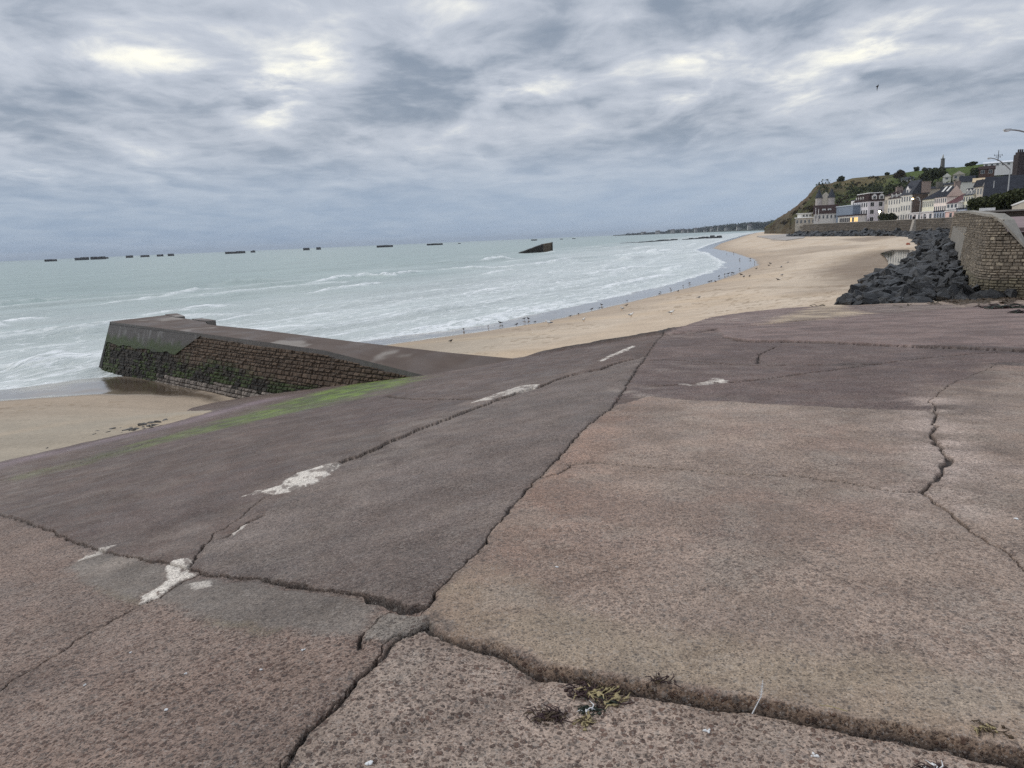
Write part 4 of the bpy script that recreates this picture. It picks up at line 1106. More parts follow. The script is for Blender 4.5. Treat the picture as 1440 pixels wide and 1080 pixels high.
AZ = np.linspace(ca_[0], ca_[-1], nA); TT = np.concatenate([np.linspace(0, 1, 100), np.linspace(1.02, 1.7, 30)])
az = np.repeat(AZ[None, :], nT, 0).ravel(); tt = np.repeat(TT[:, None], nA, 1).ravel()
def hill(az, tt):
    rc = np.interp(az, ca_, cr_); zc = np.interp(az, ca_, cz_); rf = np.interp(az, fa_, fr_); zf = np.interp(az, fa_, fz_)
    r = rf + (rc - rf) * tt
    x, y = r * np.sin(az), r * np.cos(az)
    wcl = sst(uaz(1190), uaz(1140), az)                           # 1 on the bare cliff
    t1 = np.clip(tt, 0, 1)
    g = wcl * (t1 ** .85) + (1 - wcl) * (.25 * t1 + .75 * t1 ** 1.35)
    bumpy = (fbm(x * .03, y * .03, 501, 4) - .5) * 9 * np.sin(np.pi * t1) + (fbm(x * .12, y * .12, 502, 4) - .5) * (2.2 + 2.5 * wcl) * np.clip(np.sin(np.pi * t1), 0, 1)
    gul = np.abs(fbm(az * 260, t1 * 1.2, 503, 3) - .5) * -9 * wcl * np.sin(np.pi * t1)
    z = zf + (zc - zf) * g + bumpy + gul - np.maximum(tt - 1, 0) * 14
    z = z - 4 * (tt <= 0)
    return x, y, z, wcl
X, Y, Z, wcl = hill(az, tt)
Z += (fbm(az * 700, tt * 20, 504, 3) - .5) * 1.6 * (tt > .9) * wcl
n1 = fbm(X * .025, Y * .025, 511, 4); n2 = fbm(X * .1, Y * .1, 512, 4); n3 = fbm(az * 200, tt * 3, 513, 4)
hA = lambda r, g, b: alb(r, g, b, .78)
C = np.tile(hA(86, 98, 54), (len(X), 1))
def blend(a, col): C[:] = C * (1 - a[:, None]) + np.asarray(col) * a[:, None]
blend(sst(.42, .62, n2), hA(60, 66, 40))
blend(sst(.8, .97, tt) * sst(uaz(1255), uaz(1275), az), hA(84, 98, 52))
blend(sst(.62, .9, tt) * sst(uaz(1262), uaz(1225), az) * sst(.35, .6, n1 + .1) * .9, hA(110, 98, 72))
blend(wcl * .95, hA(100, 91, 75))
blend(wcl * sst(.45, .6, n3) * .85, hA(86, 74, 54)); blend(wcl * sst(.52, .66, n1) * sst(.2, .5, tt) * .8, hA(80, 82, 48))
blend(wcl * sst(.78, .95, tt) * sst(.4, .6, n2) * .8, hA(116, 94, 74)); blend(wcl * sst(.6, .75, n2) * .6, hA(66, 54, 42))
t = NT('hill_ground'); p = t.pos()
g = t.mr(t.noise(p, .25, 6, .7), .3, .7, .65, 1.35, False)
s_ = t.node('ShaderNodeVectorMath', {'operation': 'SCALE'}); t.L.new(t.attr('col', 'Color'), s_.inputs[0]); t.L.new(g, s_.inputs['Scale'])
M_HILL = t.out(s_.outputs[0], .95, t.bump(t.noise(p, .3, 6, .7), .8, 1.5), .1)
o = mesh_np('hill_terrain', np.stack([X, Y, Z], 1), grid_faces(nT, nA), M_HILL, True, {'col': C})
tag(o, 'green hill ending in a steep brown cliff above the beach', 'hill', kind='structure')
def hz(u, t_):
    x, y, z, w = hill(np.array([uaz(u)]), np.array([t_])); return float(x[0]), float(y[0]), float(z[0])
# scrub on the hill
cl = []
for _ in range(850):
    u = lr.uniform(1148, 1460); t_ = lr.uniform(.05, .97)
    band = math.exp(-((t_ - (.66 - .0016 * (u - 1200))) / .13) ** 2) + .9 * math.exp(-((t_ - .30) / .14) ** 2)
    if u < 1170: band *= .5
    nn = fbm(np.array([u * .035]), np.array([t_ * 7]), 521, 3)[0]
    if lr.random() > band * (nn * 2.0 - .35): continue
    x, y, z = hz(u, t_); r = lr.uniform(1.6, 4.2)
    cl.append(((x, y, z + r * .45), (r, r, r * .8), lr.uniform(.7, 1.3)))
V_, F_, S_ = leaves(cl, 46, .75, lr)
o = mesh_np('hillside_shrubs', V_, F_, M_LEAF, False, {'shade': S_}); tag(o, 'dark scrub and bushes spread in bands over the hillside', 'shrubs', kind='stuff')
cl = []
for _ in range(420):
    u = lr.uniform(1100, 1300); t_ = lr.uniform(.2, .98)
    nn = fbm(np.array([u * .05]), np.array([t_ * 5]), 523, 3)[0]
    if nn < .55: continue
    x, y, z = hz(u, t_); r = lr.uniform(.8, 2.2); cl.append(((x, y, z + r * .3), (r, r, r * .7), lr.uniform(.7, 1.3)))
V_, F_, S_ = leaves(cl, 30, .6, lr)
o = mesh_np('cliff_vegetation', V_, F_, M_LEAFB, False, {'shade': S_}); tag(o, 'brownish low growth on the cliff and upper slope', 'shrubs', kind='stuff')
def tree(name, base, h, cw, label, group=None, m_=None, per=70, ls=.45, trunk=True, nclump=14):
    e = empty(name, base, label, 'tree', group)
    b = Vector(base)
    if trunk:
        m = MB(); m.tube([b - Vector((0, 0, .5)), b + Vector((.1 * h * .3, 0, h * .35)), b + Vector((.05, .1, h * .7))], [h * .035, h * .026, h * .012], 7)
        for k in range(4):
            a = lr.uniform(0, 6.28); m.tube([b + Vector((0, 0, h * .35)), b + Vector((math.cos(a) * cw * .5, math.sin(a) * cw * .5, h * lr.uniform(.55, .8)))], [h * .014, h * .006], 5)
        m.build('trunk', M_BARK, e)
    cl = []
    for k in range(nclump):
        a = lr.uniform(0, 6.28); rr_ = cw * lr.uniform(0, .65); zz_ = h * lr.uniform(.16 if h < 4.5 else .34, .92)
        q = cw * lr.uniform(.25, .48); cl.append(((math.cos(a) * rr_, math.sin(a) * rr_, zz_), (q, q, q * .8), lr.uniform(.65, 1.3)))
    V, F, S = leaves(cl, per, ls, lr)
    o = mesh_np('crown', V, F, m_ or M_LEAF, False, {'shade': S}); o.parent = e
    return e
for u, t_, h, w, lab in ((1180, .99, 3.0, 3.6, 'dark wind-bent bush standing alone on the cliff top'), (1245, 1.0, 1.5, 1.8, 'small round bush alone on the ridge left of the pillar'), (1284, 1.0, 2.2, 2.4, 'low dark bush clump on the ridge above the grey roofed villa'),
                        (1303, .68, 9, 5.2, 'large dark tree on the slope right of the grey roofed villa'), (1316, .70, 8, 5.4, 'dark round tree on the slope under the pillar'), (1262, .86, 6, 4.6, 'reddish brown tree on the slope left of the grey roofed villa'),
                        (1356, 1.0, 1.4, 1.6, 'small tree on the ridge left of the white long building'), (1364, 1.0, 1.8, 2.4, 'bushy tree on the ridge beside the white long building'), (1370, .72, 6, 4.4, 'dark tree behind the brown hillside house')):
    tree('hill_tree', hz(u, t_), h, w, lab, 'single trees on the hill', M_LEAFB if 'reddish' in lab else M_LEAF, 90, .5 if h > 3.5 else .34, True, 18)

# ================================================================== DISTANT COAST
dc = [(862, 331.6, 4200), (877, 329.6, 4100), (898, 329, 4000), (933, 327, 3800), (953, 325, 3700), (976, 324, 3500), (996, 321.5, 3300), (1025, 319, 3000), (1046, 317, 2800), (1073, 316, 2600), (1100, 312, 2500), (1160, 310, 2500)]
P = [aty(u, v, d) for u, v, d in dc]
m = MB()
for a, b in zip(P[:-1], P[1:]):
    dn = lambda q, s: np.array([q[0] * s, q[1] * s, 0])
    for (s0, h0), (s1, h1) in (((.93, -.3), (.95, .10)), ((.95, .10), (1.0, 1.0)), ((1.0, 1.0), (1.25, 1.1))):
        Q = lambda q, s, h: np.array([q[0] * s, q[1] * s, max(q[2], 3) * h])
        m.poly([Q(a, s0, h0), Q(b, s0, h0), Q(b, s1, h1), Q(a, s1, h1)])
o = m.build('distant_coast_land', mat('distant_land', (.075, .085, .07), .95, .35, .01)); tag(o, 'low distant coast running out into the sea on the horizon', 'coast', kind='structure')
cl = []
ups = [(u, v) for u, v, d in dc]
for k in range(620):
    u = lr.uniform(880, 1095) if k % 3 else lr.uniform(985, 1095)
    d = float(np.interp(u, [q[0] for q in dc], [q[2] for q in dc])) * lr.uniform(.955, 1.0)
    z = float(np.interp(u, [q[0] for q in dc], [max(q[2], 3) for q in P])) * lr.uniform(.35, 1.0)
    q = aty(u, 322, d); r = lr.uniform(5, 9) * (1 if u > 940 else .5)
    cl.append(((q[0], q[1], z + r * .5), (r * 1.6, r, r), lr.uniform(.8, 1.3)))
V_, F_, S_ = leaves(cl, 26, 3.0, lr)
M_FARLEAF = leaf_mat('distant_wood_leaves', (.045, .055, .045), (.085, .09, .075))
o = mesh_np('distant_woods', V_, F_, M_FARLEAF, False, {'shade': S_}); tag(o, 'far wooded shore beyond the headland, one grey green line of trees', 'woods', kind='stuff')
M_FH = mat('far_house_wall', (.42, .40, .37), .9, .15); M_FR = mat('far_house_roof', (.12, .10, .10), .9, .15)
for k, (u, w) in enumerate(((905, 26), (925, 22), (946, 18), (962, 26), (969, 16), (980, 24), (993, 20), (1003, 26), (1012, 20), (1024, 26), (1040, 22), (1056, 24))):
    d = float(np.interp(u, [q[0] for q in dc], [q[2] for q in dc])) * .957
    q = aty(u, 322, d); z = 4.0 + .004 * (u - 900) * 5
    m = MB(); h = 7 + (k % 3) * 2; e = empty('far_house', (q[0], q[1], z), 'tiny pale house under a dark roof on the far wooded shore', 'house', 'tiny houses along the far shore')
    m.aabb(q[0] - w / 2, q[1] - 5, z - 4, q[0] + w / 2, q[1] + 5, z + h); m.build('wall', M_FH, e)
    m = MB(); x0, x1, y0, y1, z0, z1 = q[0] - w / 2 - .5, q[0] + w / 2 + .5, q[1] - 5.6, q[1] + 5.6, z + h + .02, z + h + 5
    m.poly([(x0, y0, z0), (x1, y0, z0), (x1 - 1, q[1], z1), (x0 + 1, q[1], z1)]); m.poly([(x1, y1, z0), (x0, y1, z0), (x0 + 1, q[1], z1), (x1 - 1, q[1], z1)]); m.poly([(x0, y0, z0), (x0 + 1, q[1], z1), (x0, y1, z0)]); m.poly([(x1, y0, z0), (x1, y1, z0), (x1 - 1, q[1], z1)])
    m.build('roof', M_FR, e)

# ================================================================== HOUSES
W_ = lambda *c, k=1.25: tuple(np.clip(lin(*c) / KL * k, 0, .88))
M_GLASS = NT('window_glass').out((.025, .03, .035), .08, None, .6)
M_WFR = mat('white_paint', (.72, .70, .66), .6, .08)
M_STONEDK = mat('brown_rubble', (.125, .095, .075), .9, .4, 1.2, .4, .08)
M_BRICK = mat('pale_brick', (.30, .235, .20), .9, .3, 2.0)
t = NT('slate'); p = t.pos()
M_SLATE = t.out(t.mix(t.noise(p, 1.5, 5, .7), (.036, .039, .047), (.075, .078, .09)), .8, t.bump(t.noise(p, 4.0, 3), .4, .05), .15)
M_SLATED = mat('dark_slate', (.032, .034, .042), .85, .35, 1.2, spec=.1)
M_TILEBR = mat('brown_roof_tile', (.045, .028, .026), .85, .35, 1.5, spec=.1)
M_TILERED = mat('dark_red_roof_tile', (.10, .038, .040), .75, .3, 1.5)
def emis(name, col, st):
    t = NT(name); t.b.inputs['Emission Color'].default_value = (*col, 1); t.b.inputs['Emission Strength'].default_value = st
    return t.out(col, .5)
M_LIT = emis('lit_window', (1.0, .62, .22), .75)
M_LAMPLIT = emis('lit_lamp', (1.0, .72, .30), 18)
M_LAMPW = emis('lit_white_lamp', (1.0, .86, .62), 9)
_wcache = {}
def win_mesh(w, h, lit=False):
    k = (round(w, 2), round(h, 2), lit)
    if k not in _wcache:
        m = MB(); b = .10
        m.aabb(-w / 2, -.03, -h / 2, w / 2, .05, h / 2, 0)
        m.aabb(-w / 2 + b, .05, -h / 2 + b, -.035, .065, h / 2 - b, 1); m.aabb(.035, .05, -h / 2 + b, w / 2 - b, .065, h / 2 - b, 1)
        _wcache[k] = m.mesh('window', [M_WFR, M_LIT if lit else M_GLASS])
    return _wcache[k]
def put_window(parent, p, right, w, h, lit=False, name='window'):
    o = bpy.data.objects.new(name, win_mesh(w, h, lit)); COL.objects.link(o); o.parent = parent
    r = Vector((right[0], right[1], 0)).normalized(); n = Vector((0, 0, 1)).cross(r) * -1
    # local x along the wall, local y outwards
    M_ = Matrix(((-r.x, n.x, 0, 0), (-r.y, n.y, 0, 0), (0, 0, 1, 0), (0, 0, 0, 1)))
    M_.translation = Vector(p) - parent.location
    o.matrix_local = M_
    return o
def gable(m, A, e1, e2, L, D, z, zr, ov=.3, mi=0, hip=0.0):
    """pitched roof with its ridge along e1"""
    A = np.array([A[0], A[1]]); z = z + .02
    a0 = A - e1 * ov - e2 * ov; b0 = A + e1 * (L + ov) - e2 * ov; a1 = A - e1 * ov + e2 * (D + ov); b1 = A + e1 * (L + ov) + e2 * (D + ov)
    r0 = A - e1 * (ov - hip) + e2 * D / 2; r1 = A + e1 * (L + ov - hip) + e2 * D / 2
    P3 = lambda q, zz_: np.array([q[0], q[1], zz_])
    m.poly([P3(a0, z), P3(b0, z), P3(r1, zr), P3(r0, zr)], mi); m.poly([P3(b1, z), P3(a1, z), P3(r0, zr), P3(r1, zr)], mi)
    m.poly([P3(a0, z), P3(r0, zr), P3(a1, z)], mi if hip else mi + 1); m.poly([P3(b0, z), P3(b1, z), P3(r1, zr)], mi if hip else mi + 1)
    m.poly([P3(a0, z - .005), P3(a1, z - .005), P3(b1, z - .005), P3(b0, z - .005)], mi)
RP, RQ = np.array([147.0, 290.0]), np.array([131.5, 160.0])
def rowpt(u, off=0.0):
    d = ray(u, 300)[:2]; d = d / np.linalg.norm(d); e = (RQ - RP) / np.linalg.norm(RQ - RP); n = np.array([-e[1], e[0]])
    if n[0] < 0: n = -n
    b = RP + n * off; A = np.array([d, -e]).T
    s = np.linalg.solve(A, b); return d * s[0]
E1 = (RP - RQ) / np.linalg.norm(RP - RQ); E2 = np.array([E1[1], -E1[0]])
zat = lambda u, v, P_: aty(u, v, P_[1])[2]
def chimney(parent, P_, w, d, z0, z1, m_=None, pots=2):
    m = MB(); m.box((P_[0], P_[1], z0), (*(E1 * w), 0), (*(E2 * d), 0), (0, 0, z1 - z0)); m.box((*(np.array(P_[:2]) - E1 * .1 - E2 * .1), z1 + .003), (*(E1 * (w + .2)), 0), (*(E2 * (d + .2)), 0), (0, 0, .18))
    for k in range(pots):
        c = np.array(P_[:2]) + E1 * w * .5 + E2 * d * (k + .5) / pots
        m.tube([(*c, z1 + .18), (*c, z1 + .7)], [.16, .13], 7)
    return m.build('chimney', m_ or M_BRICK, parent)
def dormer(parent, P_, z, w, h, dep, face, wm, rm, lit=False):
    """dormer box: centre of its front P_, facing -E2 (face 0) or -E1 (face 1)"""
    r, n = (E1, -E2) if face == 0 else (E2, -E1)
    P_ = np.array(P_[:2]); m = MB()
    m.box((*(P_ - r * w / 2), z), (*(r * w), 0), (*(-n * dep), 0), (0, 0, h), 0)
    o = MB(); q = .12
    o.poly([(*(P_ - r * (w / 2 + q) + n * q), z + h), (*(P_ + n * q), z + h + w * .45), (*(P_ - n * dep), z + h + w * .45), (*(P_ - r * (w / 2 + q) - n * dep), z + h)])
    o.poly([(*(P_ + r * (w / 2 + q) + n * q), z + h), (*(P_ + r * (w / 2 + q) - n * dep), z + h), (*(P_ - n * dep), z + h + w * .45), (*(P_ + n * q), z + h + w * .45)])
    o.poly([(*(P_ - r * (w / 2) + n * .02), z + h + .01), (*(P_ + r * (w / 2) + n * .02), z + h + .01), (*(P_ + n * .02), z + h + w * .43)], 1)
    k = m.build('dormer', wm, parent); o.build('dormer_roof', [rm, wm], k)
    wo = put_window(k, (*(P_ + n * .03), z + h * .5), r * (-1 if face == 0 else 1), w * .62, h * .8, lit)
    wo.parent = k; wo.location = Vector((*(P_ + n * .03), z + h * .5)) - parent.location
    return k
def row_house(label, uf, un, ve, vr, wm, rm, nc, nr_, ur=None, D=9.0, off=0.0, roof='gable', dorm=0, gwin=(0, 0), zb=6.3, ww=1.0, wh=1.7, chim=(), sx=.0, name='terraced_house', cat='house', lit=()):
    N = rowpt(un, off); Fp = rowpt(uf, off); L = float(np.linalg.norm(Fp - N)); zE, zR = zat(un, ve, N), zat(un, vr, N)
    if ur:
        d = ray(ur, 300)[:2]; s = np.linalg.solve(np.array([d, -E2]).T, N); D = s[1]
    e = empty(name, (N[0], N[1], zb), label, cat)
    m = MB(); m.box((*N, zb - 1.5), (*(E1 * L), 0), (*(E2 * D), 0), (0, 0, zE - zb + 1.5)); m.build('wall', wm, e)
    m = MB()
    if roof == 'gable': gable(m, N, E1, E2, L, D, zE, zR); m.build('roof', [rm, wm], e)
    elif roof == 'hip': gable(m, N, E1, E2, L, D, zE, zR, hip=3.0); m.build('roof', [rm, wm], e)
    elif roof == 'flat':
        m.box((*(N - E1 * .25 - E2 * .25), zE + .003), (*(E1 * (L + .5)), 0), (*(E2 * (D + .5)), 0), (0, 0, .35)); m.build('roof', rm, e)
    elif roof == 'mansard':
        i_ = .9; A = [N - E1 * .3 - E2 * .3, N + E1 * (L + .3) - E2 * .3, N + E1 * (L + .3) + E2 * (D + .3), N - E1 * .3 + E2 * (D + .3)]
        B = [N + E1 * i_ + E2 * i_, N + E1 * (L - i_) + E2 * i_, N + E1 * (L - i_) + E2 * (D - i_), N + E1 * i_ + E2 * (D - i_)]
        m.hexa([(*q, zE + .01) for q in A] + [(*q, zR) for q in B]); m.build('roof', rm, e)
        c = MB(); c.box((*(N + E1 * (i_ - .3) + E2 * (i_ - .3)), zR + .003), (*(E1 * (L - 2 * i_ + .6)), 0), (*(E2 * (D - 2 * i_ + .6)), 0), (0, 0, .35)); c.build('roof_ledge', M_WFR, e)
    hf = (zE - zb)
    for r in range(nr_):
        zc_ = zb + hf * (r + .55) / max(nr_, 1)
        for c in range(nc):
            P_ = N + E1 * L * (c + .5) / nc - E2 * .01
            put_window(e, (*P_, zc_), -E1, min(ww, L / nc * .7), min(wh, hf / nr_ * .62), (r, c) in lit)
    gr, gc = gwin
    for r in range(gr):
        for c in range(gc):
            P_ = N + E2 * D * (c + .5) / gc - E1 * .01
            put_window(e, (*P_, zb + hf * (r + .55) / gr), E2, ww, min(wh, hf / gr * .6))
    for k in range(dorm):
        P_ = N + E1 * L * (k + .5) / dorm + E2 * (.5 if roof == 'gable' else .25)
        dormer(e, P_, zE + .25, 1.25, 1.3, 2.4, 0, M_WFR, rm)
    for f, fd_, w, d, dz in chim:
        P_ = N + E1 * L * f + E2 * D * fd_; chimney(e, (*P_, 0), w, d, zE, zR + dz)
    return e, N, L, D, zE, zR
M_CREAM = mat('cream_render', W_(194, 190, 180), .85, .12, .6); M_PINKW = mat('pinkish_white_render', W_(204, 190, 180), .85, .1, .6)
M_WHITE = mat('white_render', W_(204, 200, 196), .8, .1, .6); M_YEL = mat('pale_yellow_render', W_(192, 187, 166), .85, .12, .6)
M_BEI = mat('beige_render', W_(168, 160, 146), .85, .18, .6); M_GABP = mat('pink_beige_gable', W_(192, 170, 156), .85, .12, .5)
M_SALM = mat('salmon_render', W_(204, 174, 162), .8, .1, .6); M_BLUEG = mat('blue_grey_paint', W_(150, 160, 174), .7, .12, .6)
M_LILAC = mat('pale_lilac_render', W_(200, 195, 196), .8, .1, .6)

# hotel with a mansard roof
h, N, L, D, zE, zR = row_house('large white hotel with dark mansard roof and two white dormers facing the camera', 1201, 1220, 283, 272, M_LILAC, M_TILEBR, 6, 3, ur=1243.5, roof='mansard', gwin=(3, 2), ww=1.5, wh=2.0, name='hotel', cat='hotel')
for k in (.36, .78): dormer(h, N + E2 * D * k - E1 * .05, zE + .55, 1.9, 1.6, 2.2, 1, M_WFR, M_TILEBR)
for k in range(4): dormer(h, N + E1 * L * (.40 + .17 * k) + E2 * .1, zE + .3, .9, 1.6, 1.2, 0, M_CREAM, M_TILEBR)
m = MB(); m.box((*(N - E2 * 3.2 + E1 * 1.0), 6.2), (*(E1 * (L + 9)), 0), (*(E2 * 3.15), 0), (0, 0, 3.6)); m.build('veranda', M_CREAM, h)
m = MB(); m.box((*(N - E2 * 3.7 + E1 * .6), 9.81), (*(E1 * (L + 10)), 0), (*(E2 * 3.7), 0), (0, 0, .35)); m.build('veranda_roof', M_TILEBR, h)
for k in range(10):
    P_ = N - E2 * 3.21 + E1 * (2.2 + (L + 6) * k / 9.5); put_window(h, (*P_, 8.1), -E1, 2.0, 1.9, k in (0, 1, 3))
row_house('grey blue metal clad box building beside the white hotel', 1176, 1199, 289, 286, mat('grey_blue_cladding', W_(112, 122, 134), .6, .12, .4), mat('pale_flat_roof_edge', W_(170, 176, 182), .6, .05), 0, 0, D=12, off=-3, roof='flat', name='museum_building', cat='building')
row_house('small white house with a flat roof behind the grey blue box', 1196, 1203, 281.5, 279, M_WHITE, M_SLATED, 1, 3, D=8, off=6, roof='flat')
row_house('narrow cream terraced house with brown roof and three small dormers', 1248, 1266, 278, 266, M_CREAM, M_TILEBR, 5, 3, D=10, dorm=3, ww=.9, chim=((.35, .45, 1.3, 3.2, 1.4),))
row_house('brown roofed link house set back beside the mansard hotel', 1243, 1252, 275, 268, M_BEI, M_TILEBR, 2, 2, D=9, off=5, name='terraced_house', chim=((.7, .4, 1.2, 2.4, 1.2),))
h, N, L, D, zE, zR = row_house('tall cream house with a slate gable and huge pale brick chimney', 1266, 1280, 273.5, 253, M_CREAM, M_SLATE, 4, 3, ur=1304, ww=1.0, wh=1.8)
m = MB(); m.box((*(N - E1 * .06 + E2 * .4), 6.0), (*(E1 * .05), 0), (*(E2 * (D - .6)), 0), (0, 0, zE - 6.0)); m.build('gable_wall', M_STONEDK, h)
m = MB(); m.poly([(*(N - E1 * .36 - E2 * .3), zE + .05), (*(N - E1 * .36 + E2 * (D + .3)), zE + .05), (*(N - E1 * .36 + E2 * D / 2), zR + .1)]); m.poly([(*(N - E1 * .34 - E2 * .3), zE + .05), (*(N - E1 * .34 + E2 * D / 2), zR + .1), (*(N - E1 * .34 + E2 * (D + .3)), zE + .05)]); m.build('slate_gable', M_SLATE, h)
chimney(h, (*(N - E1 * .9 + E2 * D * .52), 0), 1.3, 2.9, zat(1291, 271.5, N), zat(1293, 256.5, N), M_BRICK, 0)
dormer(h, N + E1 * L * .45 + E2 * .2, zE + .1, 2.6, 2.0, 3.0, 0, M_WHITE, M_SLATE)
row_house('pale yellow terrace with long dark slate roof beside the brick chimney', 1296, 1312.5, 279.5, 266, M_YEL, M_SLATED, 6, 2, D=11, ww=.8, wh=2.0, zb=6.6)
h, N, L, D, zE, zR = row_house('pinkish white terrace with two rooflights and a tall pinkish gable', 1312.5, 1330, 276.5, 261, M_PINKW, M_SLATED, 6, 3, ur=1353, ww=.9, wh=1.7, chim=((.0, .43, .8, 1.6, 1.0),))
m = MB(); m.poly([(*(N - E1 * .34 - E2 * .2), zE + .03), (*(N - E1 * .34 + E2 * (D + .2)), zE + .03), (*(N - E1 * .34 + E2 * D / 2), zR - .05)]); m.build('gable_face', M_GABP, h)
for k in (.25, .6):
    m = MB(); sl_ = (zR - zE) / (D / 2 + .3); b0 = N + E1 * L * k + E2 * (D * .22); z0 = zE + sl_ * (D * .22 + .3) + .06
    m.poly([(*b0, z0), (*(b0 + E1 * 1.3), z0), (*(b0 + E1 * 1.3 + E2 * 1.3), z0 + sl_ * 1.3), (*(b0 + E2 * 1.3), z0 + sl_ * 1.3)]); m.build('skylight', M_WFR, h)
row_house('low white house with a dark red roof in front of the pinkish gable', 1330.5, 1346, 285, 271.5, M_WHITE, M_TILERED, 3, 1, D=10, off=-.5, ww=1.5, wh=2.2, zb=9.4)
row_house('pale yellow house with slate roof and three white dormers', 1353, 1367, 274, 262, M_YEL, M_SLATE, 4, 3, D=9, dorm=3, off=1, ww=.9, wh=1.8, chim=((.9, .5, .8, 1.6, 1.6),))
row_house('tall narrow beige house with stone quoins near the dark hedge', 1367, 1379, 262, 252, M_BEI, M_SLATED, 3, 3, ur=1385, off=1.5, ww=.8, wh=1.8)
# low shop fronts on the promenade
for lab, uf, un, vt, wm, nc in (('white garage front, the leftmost low shop below the brick chimney house', 1278.5, 1296, 299.5, M_WHITE, 3), ('plain white low shopfront below the pale yellow terrace', 1296.5, 1313, 298, M_WHITE, 2), ('blue grey glazed low shopfront below the pinkish terrace', 1313.5, 1329, 297, M_BLUEG, 4),
                             ('salmon pink low shopfront below the red roofed house', 1329.5, 1345, 297, M_SALM, 1), ('pale blue and white low shopfront at the near end of the row', 1345.5, 1358, 293.5, M_BLUEG, 3)):
    row_house(lab, uf, un, vt, vt - 2, wm, M_SLATED if 'blue' in lab else M_WFR, nc, 1, D=4.2, off=-4.4, roof='flat', ww=1.6, wh=2.0, name='shop', cat='shop')

def cam_house(name, label, u0, u1, vb, ve, vr, d, wm, rm, front=False, nc=3, nr_=1, dep=8, extra=None, rot=0.0):
    """house facing the viewer at distance d; front=True turns its gable this way"""
    A = aty(u0, vb, d); fi = math.atan2(*aty((u0 + u1) / 2, vb, d)[:2]) - rot; e1 = np.array([math.cos(fi), -math.sin(fi)])
    rb = ray(u1, vb)[:2]; L = float(np.linalg.solve(np.array([rb, -e1]).T, A[:2])[1])
    e2 = np.array([-e1[1], e1[0]]); A2 = A[:2]
    um = (u0 + u1) / 2; zb, zE, zR = aty(u0, vb, d)[2], aty(um, ve, d)[2], aty(um, vr, d)[2]
    e = empty(name, (A[0], A[1], zb), label, 'house')
    m = MB(); m.box((*A2, zb - 4), (*(e1 * L), 0), (*(e2 * dep), 0), (0, 0, zE - zb + 4)); m.build('wall', wm, e)
    m = MB()
    if front: gable(m, A2 + e1 * L, e2, -e1, dep, L, zE, zR, .35)
    else: gable(m, A2, e1, e2, L, dep, zE, zR, .35)
    m.build('roof', [rm, wm], e)
    for r in range(nr_):
        for c in range(nc):
            put_window(e, (*(A2 + e1 * L * (c + .5) / nc - e2 * .02), zb + (zE - zb) * (r + .55) / nr_), e1, min(1.4, L / nc * .5), min(1.6, (zE - zb) / nr_ * .6))
    return e, A2, e1, e2, L, zb, zE, zR
M_TAN = mat('tan_roof', W_(170, 152, 124), .85, .2, .5)
cam_house('hill_villa', 'small white villa with a grey slate roof among dark hillside trees', 1267, 1284.5, 257.5, 252.5, 248.5, 455, M_WHITE, M_SLATE, False, 4, 1)
cam_house('hill_house', 'small cream house on the hill with its gable towards the beach', 1325.5, 1337, 254, 249, 243.5, 400, M_CREAM, M_TAN, True, 1, 1)
cam_house('hill_house', 'brownish house with a broad pale edged gable on the hill', 1339.5, 1356.5, 253, 246, 240.5, 385, M_BEI, M_TAN, True, 2, 1)
cam_house('slate_roof_house', 'house showing only a broad dark slate roof below the brown hill house', 1349, 1370, 262, 256, 247, 300, M_CREAM, M_SLATED, False, 0, 0)
cam_house('slate_roof_house', 'low house with dark slate roof and short chimney behind the pinkish terrace', 1327, 1350, 264, 259.5, 256.5, 285, M_BEI, M_SLATED, False, 0, 0)
cam_house('tan_roof_house', 'beige house with long tan sloping roof behind the tall narrow house', 1368, 1392, 268, 256, 249.5, 240, M_CREAM, M_TAN, False, 2, 1)
h, A2, e1, e2, L, zb, zE, zR = cam_house('long_building', 'long white building with flat pale roof on the hill top', 1383, 1430, 235.5, 229.5, 226.5, 345, M_WHITE, mat('pale_metal_roof', W_(186, 188, 192), .6, .06), False, 6, 1)
cam_house('brown_house', 'red brown house in front of the white long building on the hill', 1376, 1398, 247, 238, 233, 320, mat('red_brown_brick', (.11, .065, .05), .9, .3), M_TILEBR, False, 2, 1)
# grey stone chimney pair seen over the terraces
h, A2, e1, e2, L, zb, zE, zR = cam_house('slate_roof_house', 'dark slate house with a tall grey chimney behind the pale yellow terrace', 1296, 1322, 272, 266, 262, 260, M_BEI, M_SLATED, False, 0, 0)
m = MB(); c = aty(1319, 268, 258)[:2]; m.box((*c, zE - 3), (1.7, .2, 0), (-.2, 1.2, 0), (0, 0, aty(1319, 255.5, 258)[2] - zE + 3)); m.build('chimney', mat('grey_stone_chimney', (.17, .16, .14), .9, .3), h)
